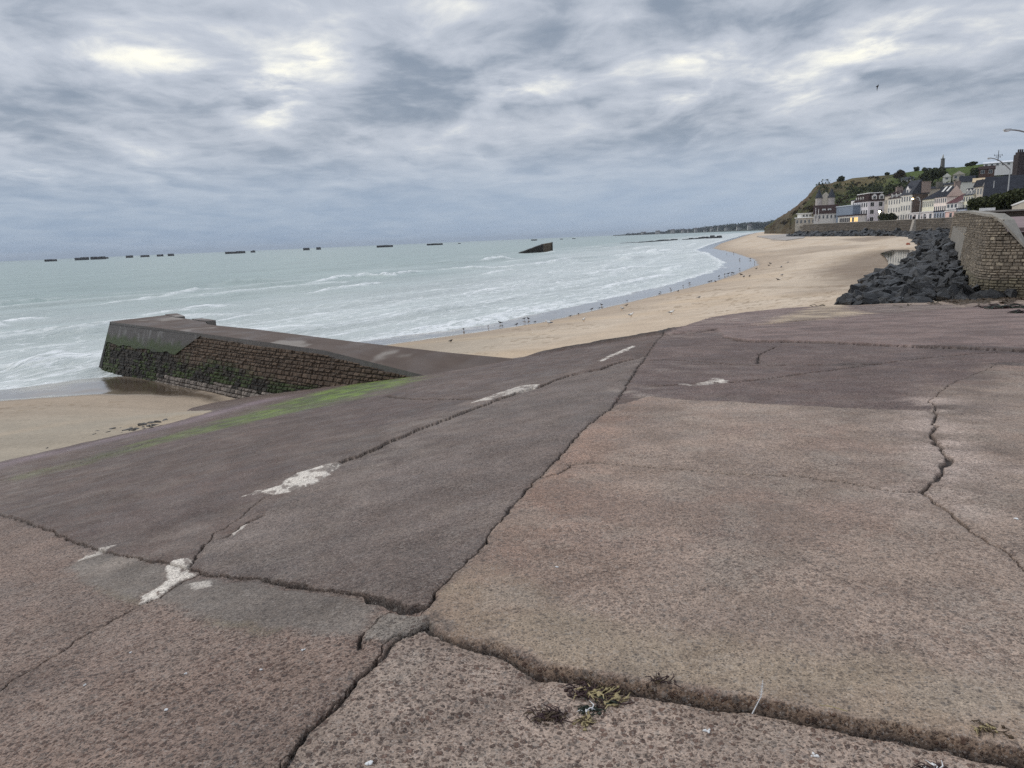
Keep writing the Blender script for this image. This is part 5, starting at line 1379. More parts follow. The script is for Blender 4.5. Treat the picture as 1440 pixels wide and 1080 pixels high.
# big slate roofs at the right
h, A2, e1, e2, L, zb, zE, zR = cam_house('slate_barn', 'large building with a broad blue black slate roof behind the dark hedge', 1383, 1455, 298, 279, 245, 128, M_SLATED, M_SLATED, False, 0, 0, dep=14)
h, A2, e1, e2, L, zb, zE, zR = cam_house('tall_dark_house', 'tall dark gabled house with a big chimney at the right edge of the photo', 1427, 1475, 262, 240, 225, 165, mat('ochre_band_wall', (.26, .19, .09), .9, .3), M_SLATED, False, 1, 1, dep=9)
for (ua, ub, vt) in ((1430.5, 1441, 217),):
    P0, P1 = aty(ua, 240, 164), aty(ub, 240, 164); m = MB(); zt = aty(ua, vt, 164)[2]
    m.box((P0[0], P0[1], zE - 1), (P1[0] - P0[0], P1[1] - P0[1], 0), (0, 1.6, 0), (0, 0, zt - zE + 1)); m.box((P0[0] + .2, P0[1] + .1, zt + .003), (P1[0] - P0[0] - .5, 0, 0), (0, 1.3, 0), (0, 0, .5))
    for k in range(3):
        m.tube([(P0[0] + .35 + .45 * k, P0[1] + .7, zt + .5), (P0[0] + .35 + .45 * k, P0[1] + .7, zt + 1.1)], .17, 7)
    m.build('chimney', mat('dark_brick_chimney', (.055, .045, .045), .9, .3), h)
# villa with two turrets
h, A2, e1, e2, L, zb, zE, zR = cam_house('turret_villa', 'grey stone villa with two pointed slate turrets below the cliff', 1149, 1171.5, 296, 279, 274.5, 350, mat('grey_villa_stone', W_(150, 142, 134), .9, .25, .4), M_SLATE, False, 4, 2, dep=9)
for f in (.08, .86):
    c = A2 + e1 * L * f - e2 * .6; r = 1.5; q = empty('tmp', (0, 0, 0), None, None); bpy.data.objects.remove(q)
    m = MB(); m.tube([(*c, zb - 3), (*c, zE + .2)], r, 14); tu = m.build('turret', mat('turret_stone', W_(160, 152, 146), .9, .2, .4), h)
    m = MB(); m.tube([(*c, zE + .2), (*c, zE + 4.6)], [r * 1.2, .04], 14); m.build('turret_roof', M_SLATE, tu)
m = MB(); mid = A2 + e1 * L * .5 - e2 * .8
m.poly([(*(mid - e1 * 2), zE - 1), (*(mid + e1 * 2), zE - 1), (*(mid + e1 * 2), zE + 1), (*mid, zE + 3), (*(mid - e1 * 2), zE + 1)]); m.box((*(mid - e1 * 2), zb - 2), (*(e1 * 4), 0), (*(e2 * 2), 0), (0, 0, zE - zb + 1)); m.build('front_gable', M_BEI, h)
h, A2, e1, e2, L, zb, zE, zR = cam_house('brown_roof_building', 'low building with a big dark brown roof and two white dormers', 1144, 1177, 311, 300.5, 288, 330, M_CREAM, M_TILEBR, False, 6, 1, dep=12)
for f in (.42, .66):
    c = A2 + e1 * L * f + e2 * 2.0; m = MB(); m.box((*(c - e1 * .7), zE + .9), (*(e1 * 1.5), 0), (*(e2 * 2), 0), (0, 0, 1.3)); k = m.build('dormer', M_WFR, h)
    put_window(k, (*(c - e2 * .03), zE + 1.5), e1, .8, .8).location = Vector((*(c - e2 * .03 + e1 * .05), zE + 1.5)) - h.location
h, A2, e1, e2, L, zb, zE, zR = cam_house('low_beach_building', 'low beige flat roofed building at the far tip of the promenade wall', 1118, 1146, 318, 306.5, 305.5, 338, M_BEI, M_WFR, False, 5, 1, dep=9)
P0, P1 = aty(1126, 306, 341), aty(1144, 306, 341); m = MB(); zt = aty(1126, 306.5, 341)[2]
m.box((P0[0], P0[1], zt), (P1[0] - P0[0] - 1, 0, 0), (0, 4, 0), (0, 0, 1.9)); m.box((P0[0] - .6, P0[1] - .6, zt + 1.903), (P1[0] - P0[0] + .4, 0, 0), (0, 5, 0), (0, 0, .25))
k = m.build('roof_cabin', M_WFR, h)
for f in (.15, .45, .75): put_window(h, (P0[0] + (P1[0] - P0[0] - 1) * f + .6, P0[1] - .02, zt + 1.0), (1, 0), 1.0, 1.1)

# ================================================================== STREET FURNITURE
M_POLE = mat('grey_galvanised_steel', (.33, .33, .32), .5, .08, 2); M_HEAD = mat('lamp_head_grey', (.42, .42, .42), .45, .08, 2)
def lamp(base, h, arms, label, name='street_lamp', group='street lamps along the promenade', rad=.09, lit=None):
    e = empty(name, base, label, 'street lamp', group); b = Vector(base)
    m = MB(); m.tube([b - Vector((0, 0, .5)), b + Vector((0, 0, .9)), b + Vector((0, 0, 1.0)), b + Vector((0, 0, h - .4))], [rad * 1.5, rad * 1.4, rad, rad * .75], 10); m.build('post', M_POLE, e, True)
    for i, a in enumerate(arms):
        a = Vector(a); m = MB(); pts = []
        for k in range(8):
            f = k / 7; pts.append(b + Vector((a.x * f, a.y * f, h - .4 + (a.z + .4) * math.sin(f * math.pi / 2))))
        m.tube(pts, [rad * .7] * 7 + [rad * .55], 8); m.build('arm', M_POLE, e, True)
        d = Vector((a.x, a.y, 0)).normalized(); s = Vector((-d.y, d.x, 0)); c = pts[-1]
        m = MB(); m.hexa([c - s * .13 - Vector((0, 0, .09)), c - s * .10 + d * .75 - Vector((0, 0, .05)), c + s * .10 + d * .75 - Vector((0, 0, .05)), c + s * .13 - Vector((0, 0, .09)),
                          c - s * .09 + Vector((0, 0, .10)), c - s * .07 + d * .7 + Vector((0, 0, .07)), c + s * .07 + d * .7 + Vector((0, 0, .07)), c + s * .09 + Vector((0, 0, .10))])
        hd = m.build('lamp_head', M_HEAD, e)
        m = MB(); m.ball(c + d * .4 - Vector((0, 0, .09)), (.32, .32, .20) if (lit and lit[i]) else (.25, .25, .07), 10, 6); m.build('lens', M_LAMPLIT if (lit and lit[i]) else M_WFR, hd, True)
    return e
def armto(b, u, v, y, h): q = aty(u, v, y); return (q[0] - b[0], q[1] - b[1], q[2] - b[2] - h)
b = aty(1414.3, 303, 114); top = aty(1421.3, 231.5, 114); h_ = top[2] - b[2] - .3
lamp(tuple(b), h_, [armto(b, 1393.5, 222.5, 112, h_)], 'tall grey street lamp whose long curved arm reaches left over the slate roof', rad=.11)
b = aty(1455, 306, 66); top = aty(1462, 190, 66); h_ = top[2] - b[2]
lamp(tuple(b), h_, [armto(b, 1421, 182.5, 65, h_)], 'nearest street lamp, only its head and arm showing at the right edge', rad=.10)
b = aty(1394.3, 298, 130); e_ = empty('flag_pole', tuple(b), 'plain thin grey pole standing in front of the dark hedge', 'pole'); m = MB(); top = aty(1397.6, 254.5, 130)
m.tube([b, (b[0], b[1], top[2] - .2)], [.10, .07], 9); m.ball((b[0], b[1], top[2] - .1), .12, 8, 6); m.build('pole', M_POLE, e_, True)
b = aty(1292.8, 306, 229); b[2] = 6.3; top = aty(1294, 281, 229); h_ = top[2] - b[2]
lamp(tuple(b), h_, [armto(b, 1284.5, 279.2, 227, h_), armto(b, 1290.5, 277.2, 233, h_)], 'double armed street lamp, its left lamp lit orange', rad=.12, lit=(True, False))
b = aty(1366.8, 300, 172); b[2] = 6.3; lamp(tuple(b), 3.9, [(-.5, .2, .1)], 'short grey lamp post in front of the tall beige house', rad=.08)
b = aty(1236.3, 308, 268); b[2] = 6.3; e_ = empty('globe_lamp', tuple(b), 'white post with a lit globe lamp in front of the hotel', 'lamp')
m = MB(); m.tube([b, (b[0], b[1], b[2] + 3.6)], [.14, .10], 8); m.build('post', M_WFR, e_, True); m = MB(); m.ball((b[0], b[1], b[2] + 4.0), .42, 10, 8); m.build('globe', M_LAMPW, e_, True)
for u, v0, v1, y, lab in ((1146.6, 311, 293, 328, 'white mast on the promenade left of the brown roofed building'), (1150.6, 311, 294.5, 329, 'second thin white mast in front of the brown roofed building')):
    b = aty(u, v0, y); z1 = aty(u, v1, y)[2]; e_ = empty('flag_mast', tuple(b), lab, 'mast'); m = MB(); m.tube([b, (b[0], b[1], z1)], [.16, .10], 8); m.ball((b[0], b[1], z1), .2, 8, 5); m.build('mast', M_WFR, e_, True)

# pillar with a statue on the ridge
q = hz(1321, .995); z1 = aty(1321, 224, q[1])[2]; z2 = aty(1321, 217, q[1])[2]; zb = q[2] - 1
e_ = empty('statue_pillar', (q[0], q[1], zb), 'tall stone pillar carrying a pale statue on the hill ridge', 'monument')
m = MB(); m.hexa([(q[0] + a, q[1] + c, zb) for a, c in ((-1.0, -1.0), (1.0, -1.0), (1.0, 1.0), (-1.0, 1.0))] + [(q[0] + a, q[1] + c, z1) for a, c in ((-.75, -.75), (.75, -.75), (.75, .75), (-.75, .75))])
m.aabb(q[0] - .95, q[1] - .95, z1 + .003, q[0] + .95, q[1] + .95, z1 + .35); m.build('pillar', mat('weathered_pillar_stone', (.15, .14, .13), .9, .25, .5), e_)
m = MB(); hs = z2 - z1; c = (q[0], q[1]); m.tube([(*c, z1 + .35), (*c, z1 + hs * .45), (*c, z1 + hs * .7), (*c, z1 + hs * .8)], [.55, .42, .5, .18], 10); m.ball((*c, z1 + hs * .88), (.22, .22, .3), 8, 6); m.tube([(c[0] - .3, c[1], z1 + hs * .7), (c[0] - .1, c[1] - .4, z1 + hs * .62)], .1, 6)
m.build('statue', mat('pale_statue_stone', (.5, .48, .45), .8, .1), e_, True)
m = MB(); m.aabb(q[0] + 2, q[1] - 1, zb - 1, q[0] + 7, q[1] + 2, zb + 1.6); m.aabb(q[0] + 1.7, q[1] - 1.3, zb + 1.603, q[0] + 7.3, q[1] + 2.3, zb + 1.9); o = m.build('low_wall_block', mat('grey_terrace_stone', (.16, .16, .145), .9, .2), None); tag(o, 'low grey stone terrace wall beside the pillar on the ridge', 'wall')
q = hz(1397.5, .98); zt = aty(1398.3, 211.5, q[1])[2]; e_ = empty('radio_mast', (q[0], q[1], q[2] - .5), 'thin mast with short cross bars rising above the hilltop roofs', 'mast')
m = MB(); m.tube([(q[0], q[1], q[2] - .5), (q[0], q[1], zt)], [.30, .12], 8)
for dz, w in ((2.6, 2.2), (3.6, 1.2)):
    m.tube([(q[0] - w, q[1] + .2, zt - dz), (q[0] + w, q[1] - .2, zt - dz)], .13, 6)
    for s_ in (-1, 1): m.tube([(q[0] + s_ * w, q[1], zt - dz - .5), (q[0] + s_ * w, q[1], zt - dz + .5)], .1, 6)
m.build('mast', mat('dark_steel', (.10, .10, .11), .6, .1), e_)

# hedge at the right, bush in front of the hotel
def hedge(name, label, path, w, h, n, per, ls, mt=M_LEAF):
    P_ = np.array(path); b = P_[len(P_) // 2]; e = empty(name, tuple(b), label, 'hedge')
    m = MB(); m.tube([Vector(p) for p in P_], .12, 6)
    for p in P_[::2]: m.tube([Vector(p) - Vector((0, 0, .2)), Vector(p) + Vector((lr.uniform(-.3, .3), 0, h * .6))], [.08, .03], 5)
    m.build('stems', M_BARK, e); cl = []
    ln_ = np.concatenate([[0], np.cumsum(np.linalg.norm(np.diff(P_, axis=0), axis=1))])
    for k in range(n):
        f = lr.uniform(0, ln_[-1]); c = np.array([np.interp(f, ln_, P_[:, d]) for d in range(3)]); hh = h * (.75 + .5 * vn(np.array([f * .25]), np.array([0.5]), 9)[0])
        r = lr.uniform(.5, 1.15); cl.append(((c[0] + lr.uniform(-w, w) - b[0], c[1] + lr.uniform(-w, w) - b[1], c[2] + lr.uniform(.15, 1) ** .8 * (hh - r * .5) - b[2]), (r, r, r * .85), lr.uniform(.55, 1.35)))
    V, F, S = leaves(cl, per, ls, lr); o = mesh_np('foliage', V, F, mt, False, {'shade': S}); o.parent = e
hedge('hedge', 'dense dark green hedge climbing to the right edge behind the sea wall', [tuple(aty(u, v, d)) for u, v, d in ((1377, 299, 108), (1388, 300, 100), (1402, 300, 95), (1418, 296, 92), (1436, 288, 92), (1465, 278, 92))], 1.2, 1.9, 200, 130, .17)
hedge('hedge', 'round dark green hedge in front of the hotel on the promenade', [tuple(aty(u, 311, 264)) for u in (1240, 1244, 1249, 1253, 1257)], .8, 2.6, 40, 70, .28)
# garden wall behind the hedge, white bench
m = MB(); A, B = aty(1424, 304, 90), aty(1475, 306, 84)
m.hexa([A, B, B + (.1, .4, 0), A + (.1, .4, 0)] + [q + np.array([0, 0, hh]) for q, hh in ((A, 1.25), (B, 3.0), (B + (.1, .4, 0), 3.0), (A + (.1, .4, 0), 1.25))])
e_ = empty('garden_wall', tuple(A), 'beige garden wall rising under the hedge at the right edge', 'wall'); m.build('masonry', M_BEI, e_)
m = MB(); Ac, Bc = A + (-.08, -.08, 1.253), B + (.1, -.08, 3.003); m.hexa([Ac, Bc, Bc + (.1, .6, 0), Ac + (.1, .6, 0), Ac + (0, 0, .12), Bc + (0, 0, .12), Bc + (.1, .6, .12), Ac + (.1, .6, .12)]); m.build('coping', M_WFR, e_)
b = aty(1390, 303, 82); e_ = empty('bench', tuple(b), 'small white bench on the promenade edge behind the stone wall', 'bench')
m = MB(); m.aabb(b[0] - .9, b[1] - .25, b[2] + .40, b[0] + .9, b[1] + .25, b[2] + .46); m.build('seat', M_WFR, e_)
m = MB(); m.aabb(b[0] - .9, b[1] + .26, b[2] + .5, b[0] + .9, b[1] + .31, b[2] + .85); m.build('backrest', M_WFR, e_)
for s_ in (-.75, .75):
    m = MB(); m.aabb(b[0] + s_ - .05, b[1] - .22, b[2] - .1, b[0] + s_ + .05, b[1] + .31, b[2] + .397); m.build('leg', M_WFR, e_)

# ================================================================== PEOPLE ON THE PROMENADE
M_SKIN = mat('skin', (.42, .26, .19), .6, .05); M_HAIR = mat('dark_hair', (.02, .015, .012), .6, .1)
def skin_obj(name, verts, edges, radii, mt, parent, root=0):
    me = bpy.data.meshes.new(name); me.from_pydata(verts, edges, []); me.materials.append(mt)
    o = bpy.data.objects.new(name, me); COL.objects.link(o); o.parent = parent
    o.modifiers.new('skin', 'SKIN'); s = o.modifiers.new('smooth', 'SUBSURF'); s.levels = s.render_levels = 1
    for i, r in enumerate(radii): me.skin_vertices[0].data[i].radius = (r, r) if not isinstance(r, tuple) else r
    me.skin_vertices[0].data[root].use_root = True
    for p_ in me.polygons: p_.use_smooth = True
    return o
def person(base, label, jc, tc, yaw, stride=.12):
    e = empty('person', base, label, 'person', None); e.rotation_euler = (0, 0, yaw)
    s = stride
    v = [(0, 0, .95), (0, 0, 1.15), (0, 0, 1.40), (0, .02, 1.50), (0, .03, 1.62), (0, .03, 1.72),
         (-.18, 0, 1.40), (-.25, .02, 1.12), (-.24, .10, .88), (-.24, .13, .78), (.18, 0, 1.40), (.25, -.02, 1.12), (.24, .06, .88), (.24, .09, .78),
         (-.10, 0, .90), (-.10, s * .6, .50), (-.10, s, .08), (-.10, s + .16, .03), (.10, 0, .90), (.10, -s * .4, .50), (.10, -s, .08), (.10, -s + .16, .03)]
    ed = [(0, 1), (1, 2), (2, 3), (3, 4), (4, 5), (2, 6), (6, 7), (7, 8), (8, 9), (2, 10), (10, 11), (11, 12), (12, 13), (0, 14), (14, 15), (15, 16), (16, 17), (0, 18), (18, 19), (19, 20), (20, 21)]
    r = [.13, .12, .13, .055, .095, .085, .06, .05, .035, .03, .06, .05, .035, .03, .085, .06, .04, .04, .085, .06, .04, .04]
    skin_obj('body', v, ed, r, M_SKIN, e)
    jm, tm = mat('jacket_' + label.split()[1], jc, .8, .1), mat('trousers_' + label.split()[1], tc, .85, .1)
    skin_obj('jacket', [v[k] for k in (0, 1, 2, 6, 7, 8, 10, 11, 12)], [(0, 1), (1, 2), (2, 3), (3, 4), (4, 5), (2, 6), (6, 7), (7, 8)], [.17, .155, .16, .085, .07, .055, .085, .07, .055], jm, e)
    skin_obj('trousers', [v[k] for k in (0, 14, 15, 16, 18, 19, 20)], [(0, 1), (1, 2), (2, 3), (0, 4), (4, 5), (5, 6)], [.15, .105, .08, .06, .105, .08, .06], tm, e)
    m = MB(); m.ball((0, .01, 1.70), (.10, .115, .10), 10, 7); o = m.build('hair', M_HAIR, None, True); o.parent = e
for u, d, lab, jc, tc, yaw in ((1284, 231, 'standing person in black coat by the white garage front', (.015, .015, .018), (.02, .02, .025), .4), (1285.6, 230, 'second dark coated person close beside the first by the garage front', (.03, .025, .03), (.015, .015, .02), -.6),
                          (1296, 223, 'person in dark brown jacket walking past the plain white shopfront', (.05, .03, .025), (.02, .02, .03), 1.4), (1301, 220, 'person in white top standing alone at the promenade wall', (.55, .53, .5), (.03, .03, .04), .0), (1221, 282, 'lone person in black clothes at the corner of the hotel', (.02, .02, .02), (.02, .02, .02), .3)):
    p_ = aty(u, 308, d); person((p_[0], p_[1], 6.32), lab, jc, tc, yaw)

# ================================================================== CAISSONS, WRECK AND REEF
t = NT('weathered_caisson_concrete'); p = t.pos()
M_CAIS = t.out(t.mix(t.noise(p, .12, 4), (.030, .027, .026), (.075, .062, .055)), .85, t.bump(t.noise(p, .4, 4), .5, .4), .2)
cais = [(62, 75, 364.6, 'low dark caisson standing alone, leftmost on the horizon'), (104.5, 120.5, 361.8, 'long dark caisson, left one of the close pair'), (126.7, 144, 360.8, 'long dark caisson, right one of the close pair'), (145.5, 148.5, 361.6, 'tiny block beside the right end of the close caisson pair'),
        (176.5, 183.5, 359.3, 'short caisson, first right of the close pair'), (197, 206.5, 358.7, 'low broken caisson, second right of the close pair'), (220, 226.5, 357.8, 'short caisson, third right of the close pair'), (235.5, 241.5, 356.9, 'short caisson, fourth right of the close pair'),
        (316, 342, 353.3, 'very low long strip of wreckage on the horizon'), (352, 356.5, 352.0, 'tiny block right of the long low strip of wreckage'), (426, 433.5, 348.6, 'short dark block, left one of two in mid horizon'), (444.5, 449.5, 347.6, 'short tall block, right one of two in mid horizon'),
        (529.5, 551.5, 344.6, 'long caisson, the left of two large ones near the middle'), (600, 622, 342.2, 'long caisson, the right of two large ones near the middle'), (644, 647.5, 341.7, 'tiny block right of the two large middle caissons'), (747, 755.5, 336.7, 'ragged low wreck on the horizon above the tilted hulk'), (788, 792, 335.8, 'tiny block right of the tilted hulk'), (805, 809.5, 335.0, 'second tiny block right of the tilted hulk')]
hor = lambda u: 367 - .0425 * u
for i, (u0, u1, vt, lab) in enumerate(cais):
    big = (u1 - u0) > 12
    d = 1650 if big else 1900
    A, B = aty(u0, hor(u0), d), aty(u1, hor(u1), d); zt = max(aty((u0 + u1) / 2, vt, d)[2], 1.6); Lx = B[0] - A[0]
    e_ = empty('sea_caisson', (A[0], d, 0), lab, 'caisson', 'concrete harbour caissons along the horizon')
    r_ = random.Random(i); m = MB(); n = max(1, int(Lx / 9)) if 'strip' not in lab else 5; x = A[0]
    for k in range(n):
        w = Lx / n; h = zt * (r_.uniform(.86, 1.0) if big else r_.uniform(.55, 1.0) if n > 1 else 1)
        m.hexa([(x, d, -2), (x + w - .25, d, -2), (x + w - .25, d + 14, -2), (x, d + 14, -2), (x + .1, d + .6, h), (x + w - .35, d + .6, h * r_.uniform(.93, 1)), (x + w - .35, d + 13, h), (x + .1, d + 13, h)]); x += w
    m.build('hull', M_CAIS, e_)
    if big and 'strip' not in lab:
        m = MB(); m.aabb(A[0] - .6, d - .8, zt * .52, B[0] + .6, d - .3 + .6, zt * .66); m.build('ledge', M_CAIS, e_)
# tilted concrete hulk
wl_, wr_ = onz(725, 355.8, 0), onz(777, 354.3, 0); d = wr_[1]
top = aty(777.3, 340.3, d)[2]; ztop = top
e_ = empty('sunken_hulk', (wr_[0] - 6, d, 0), 'tilted black hulk with a rusty end wall sticking out of the waves', 'wreck')
x0, x1 = aty(725, 355, d)[0], wr_[0]; wd = 4.6
t = NT('rusted_dark_hull'); p = t.pos()
M_HULK = t.out(t.mix(t.noise(p, .8, 5, .65), (.012, .011, .010), (.045, .036, .028)), .75, t.bump(t.noise(p, 2.5, 4), .6, .15), .3)
M_RUST = mat('rusty_end_plate', (.105, .082, .058), .85, .4, .8, .4, .1)
m = MB(); N_ = 10; xm = x0 + (x1 - x0) * .74
for k in range(N_):
    f0, f1 = k / N_, (k + 1) / N_; X0, X1 = x0 + (xm - x0) * f0, x0 + (xm - x0) * f1
    zz = lambda f: -.4 + (ztop * .80 + .4) * f + .05 * math.sin(f * 40)
    m.hexa([(X0, d - .4 * f0, -1.5), (X1, d - .4 * f1, -1.5), (X1, d + wd, -1.5), (X0, d + wd, -1.5), (X0, d, zz(f0)), (X1, d, zz(f1)), (X1, d + wd, zz(f1) + .2), (X0, d + wd, zz(f0) + .2)])
m.build('hull', M_HULK, e_)
m = MB(); m.hexa([(xm + .02, d - .3, -1.5), (x1 - .3, d + 1.2, -1.5), (x1 - .3, d + wd + 1, -1.5), (xm + .02, d + wd, -1.5), (xm + .02, d - .05, ztop * .80), (x1, d + 1.3, ztop * .94), (x1, d + wd + 1, ztop * .97), (xm + .02, d + wd, ztop * .84)])
m.build('end_wall', M_RUST, e_)
m = MB(); m.tube([(x1, d + 1.2, -.5), (x1 + .05, d + 1.25, ztop)], .22, 7); m.build('corner_post', M_HULK, e_); m = MB(); m.tube([(xm, d - .4, -.5), (xm, d - .1, ztop * .84)], .14, 6); m.build('corner_post', M_HULK, e_)
for k in range(3):
    f = .12 + .07 * k; m = MB(); X0 = x0 + (xm - x0) * f; m.tube([(X0, d - .05, zz(f) - .1), (X0 + .1, d, zz(f) + .55 - .1 * k)], .09, 6); m.build('bollard', M_HULK, e_)
# low black rocks awash by the far beach
for i, (u0, u1, v0, v1, ht, lab) in enumerate(((872, 893, 342.2, 341.2, .5, 'faint low dark rock strip, leftmost of the reef pieces'), (894, 952, 341.5, 337.6, 1.0, 'long low black reef strip in the surf of the bay'), (960, 996, 337.3, 335.2, 1.6, 'black reef strip nearer the far beach'), (994.5, 1004, 335.6, 334.8, 3.2, 'first taller black rock at the end of the reef'), (1003, 1014, 335.2, 334.4, 3.4, 'second taller black rock at the end of the reef by the sand'))):
    A, B = onz(u0, v0, 0), onz(u1, v1, 0); r_ = random.Random(40 + i); m = MB(); n = max(3, int((u1 - u0) / 4))
    m2 = bmesh.new()
    pts = [A + (B - A) * (k / (n - 1)) for k in range(n)]; wid = 4.0
    for k in range(n - 1):
        p0, p1 = pts[k], pts[k + 1]; h0 = ht * r_.uniform(.6, 1.1) * min(1, .45 + k / n * 1.2)
        m.hexa([(p0[0] - .3, p0[1] - wid, -1.2), (p1[0] + .3, p1[1] - wid, -1.2), (p1[0] + .3, p1[1] + wid, -1.2), (p0[0] - .3, p0[1] + wid, -1.2),
                (p0[0], p0[1] - wid * .5, h0), (p1[0], p1[1] - wid * .45, h0 * r_.uniform(.8, 1.1)), (p1[0], p1[1] + wid * .4, h0), (p0[0], p0[1] + wid * .4, h0 * r_.uniform(.8, 1.1))])
    o = m.build('reef_rock', M_ROCK); tag(o, lab, 'rock', 'black rocks awash off the far beach')

# ================================================================== BIRDS
M_GW = mat('white_plumage', (.80, .79, .76), .7, .05); M_GG = mat('grey_plumage', (.16, .165, .18), .7, .1); M_GD = mat('dark_plumage', (.05, .045, .045), .7, .2); M_BEAK = mat('orange_beak', (.5, .25, .05), .5, .05)
def gull_mesh(dark):
    m = MB()
    prof = [(-.24, .012, .11), (-.16, .045, .125), (-.06, .085, .15), (.04, .095, .165), (.12, .075, .20), (.165, .045, .25), (.19, .042, .285)]
    m.tube([(0, y, z + .06) for y, r, z in prof], [r for y, r, z in prof], 10, 1 if dark else 0)
    m.ball((0, .205, .355), (.047, .060, .047), 9, 6, 1 if dark == 2 else 0)
    m.tube([(0, .25, .352), (0, .315, .343)], [.016, .004], 5, 3)
    for s in (-1, 1):
        m.hexa([(s * .078, .10, .17), (s * .092, -.05, .16), (s * .03, -.30, .165), (s * .05, -.05, .13), (s * .070, .11, .245), (s * .072, -.05, .245), (s * .012, -.34, .195), (s * .035, -.03, .275)], 1)
        m.tube([(s * .035, .01, -.02), (s * .035, .015, .15)], .009, 5, 3); m.hexa([(s * .035 - .02, .0, -.01), (s * .035 + .02, .0, -.01), (s * .035 + .028, .06, -.01), (s * .035 - .028, .06, -.01), (s * .035 - .012, .0, .004), (s * .035 + .012, .0, .004), (s * .035 + .02, .055, .004), (s * .035 - .02, .055, .004)], 3)
    m.hexa([(-.03, -.22, .155), (.03, -.22, .155), (.04, -.36, .15), (-.04, -.36, .15), (-.03, -.22, .18), (.03, -.22, .18), (.04, -.36, .16), (-.04, -.36, .16)], 1 if dark else 0)
    return m.mesh('gull', [M_GW, M_GG if dark < 2 else M_GD, M_GD, M_BEAK], smooth=True)
G = [gull_mesh(0), gull_mesh(1), gull_mesh(2)]
white = [(772, 457, 'white gull standing on the open sand left of centre, nearest the jetty'), (821, 453, 'white gull alone on the open sand between two dark waders'), (874.6, 436.5, 'white gull at the edge of the damp sand, farther of two close ones'), (887.5, 446, 'white gull on the dry sand, nearer of two close ones'), (944.3, 442.5, 'white gull alone on the dry sand above the slab corner')]
dark = [(686.5, 460), (703.5, 455.5), (707, 460), (726.5, 458), (752.5, 454.5), (802, 446), (813.5, 443.5), (832, 436.5), (843, 434.5), (846, 430), (881.7, 424), (881, 431), (737, 450), (743, 450), (652, 465), (953.6, 411), (942.5, 406.5), (944, 409.5), (969, 399.5), (960.5, 403), (928.6, 412), (927, 415), (983, 420),
        (1040, 365.5), (1055, 365), (1011, 390), (1019, 387.5), (1024, 386.5), (1028.6, 385), (1031, 385.5), (1040, 379), (1083, 372), (1061, 370), (1081, 374.5), (1098.6, 377), (1063.6, 379), (1108, 370), (1054, 390), (1046, 391), (1042, 388), (1099.6, 388.5), (1094, 395), (1000, 397), (1006, 397.5), (970, 399), (1031.5, 356.5), (1022, 357), (634, 482), (997, 398)]
def on_sand(u, v):
    z = .5
    for _ in range(6):
        p_ = onz(u, v, z); z = max(float(sand_z(np.array([p_[0]]), np.array([p_[1]]))[0][0]), .05)
    return onz(u, v, z)
gr_ = random.Random(3)
def put_bird(u, v, me, sc, label, group, name='gull'):
    p_ = on_sand(u, v); o = bpy.data.objects.new(name, me); COL.objects.link(o)
    o.location = p_; o.rotation_euler = (0, 0, gr_.uniform(0, 6.28)); o.scale = (sc,) * 3; tag(o, label, 'bird', group)
for u, v, lab in white: put_bird(u, v, G[0], .80, lab, 'white gulls on the sand')
for i, (u, v) in enumerate(dark):
    far_ = u > 990
    put_bird(u, v, G[1 + (i % 2)], (.52 if u < 990 else .80) * gr_.uniform(.8, 1.1), 'small dark wading bird on the distant sand at the curve of the bay' if far_ else 'small dark wading bird along the wet edge of the sand in mid beach', 'dark birds feeding along the waterline', 'wading_bird')
# bird in the air
c = aty(1234, 121.5, 60); e_ = empty('flying_bird', tuple(c), 'dark bird flying high against the clouds at the upper right', 'bird'); e_.scale = (.72, .72, .72)
m = MB(); c = np.array(c); m.tube([c + (.16, 0, .06), c + (.05, 0, .03), c + (-.08, 0, .0), c + (-.2, 0, -.03)], [.02, .07, .06, .015], 9); m.build('body', M_GD, e_, True)
m = MB(); m.hexa([c + (.06, 0, .03), c + (-.07, 0, .01), c + (-.03, .1, -.24), c + (.02, .1, -.46), c + (.06, -.02, .06), c + (-.07, -.02, .04), c + (-.03, .08, -.24), c + (.025, .09, -.46)]); m.build('wing', M_GD, e_)
m = MB(); m.hexa([c + (.06, 0, .03), c + (-.07, 0, .01), c + (-.16, -.5, .10), c + (-.12, -.5, .12), c + (.06, 0, .06), c + (-.07, 0, .04), c + (-.16, -.5, .12), c + (-.12, -.5, .14)]); m.build('wing', M_GD, e_)

# ================================================================== STONES, WEED AND LITTER
M_PEBB = mat('grey_beach_stone', (.13, .12, .11), .8, .35, 4)
PB = []
for i in range(5):
    me = rock_mesh(300 + i, 1.6); me2 = me.copy(); me2.name = 'beach_stone'; me2.materials.clear(); me2.materials.append(M_PEBB); PB.append(me2)
r_ = random.Random(8)
edge_ = [(28, 640), (60, 632), (100, 622), (140, 612), (180, 605), (215, 600), (236, 597)]
for k in range(46):
    u = r_.choice([r_.uniform(40, 236), r_.uniform(150, 225)]); v = float(np.interp(u, [q[0] for q in edge_], [q[1] for q in edge_])) + r_.uniform(-6, 3)
    p_ = on_sand(u, v); o = bpy.data.objects.new('beach_stone', PB[k % 5]); COL.objects.link(o)
    s = r_.choice([.04, .06, .08, .13]) * r_.uniform(.8, 1.3); o.location = (p_[0], p_[1], p_[2] + s * .18); o.scale = (s * 1.7, s * 1.2, s); o.rotation_euler = (r_.uniform(-.3, .3), r_.uniform(-.3, .3), r_.uniform(0, 6.28))
    tag(o, 'small grey stone in the scattered line where the sand meets the slipway', 'stone', 'stones strewn along the foot of the slipway')
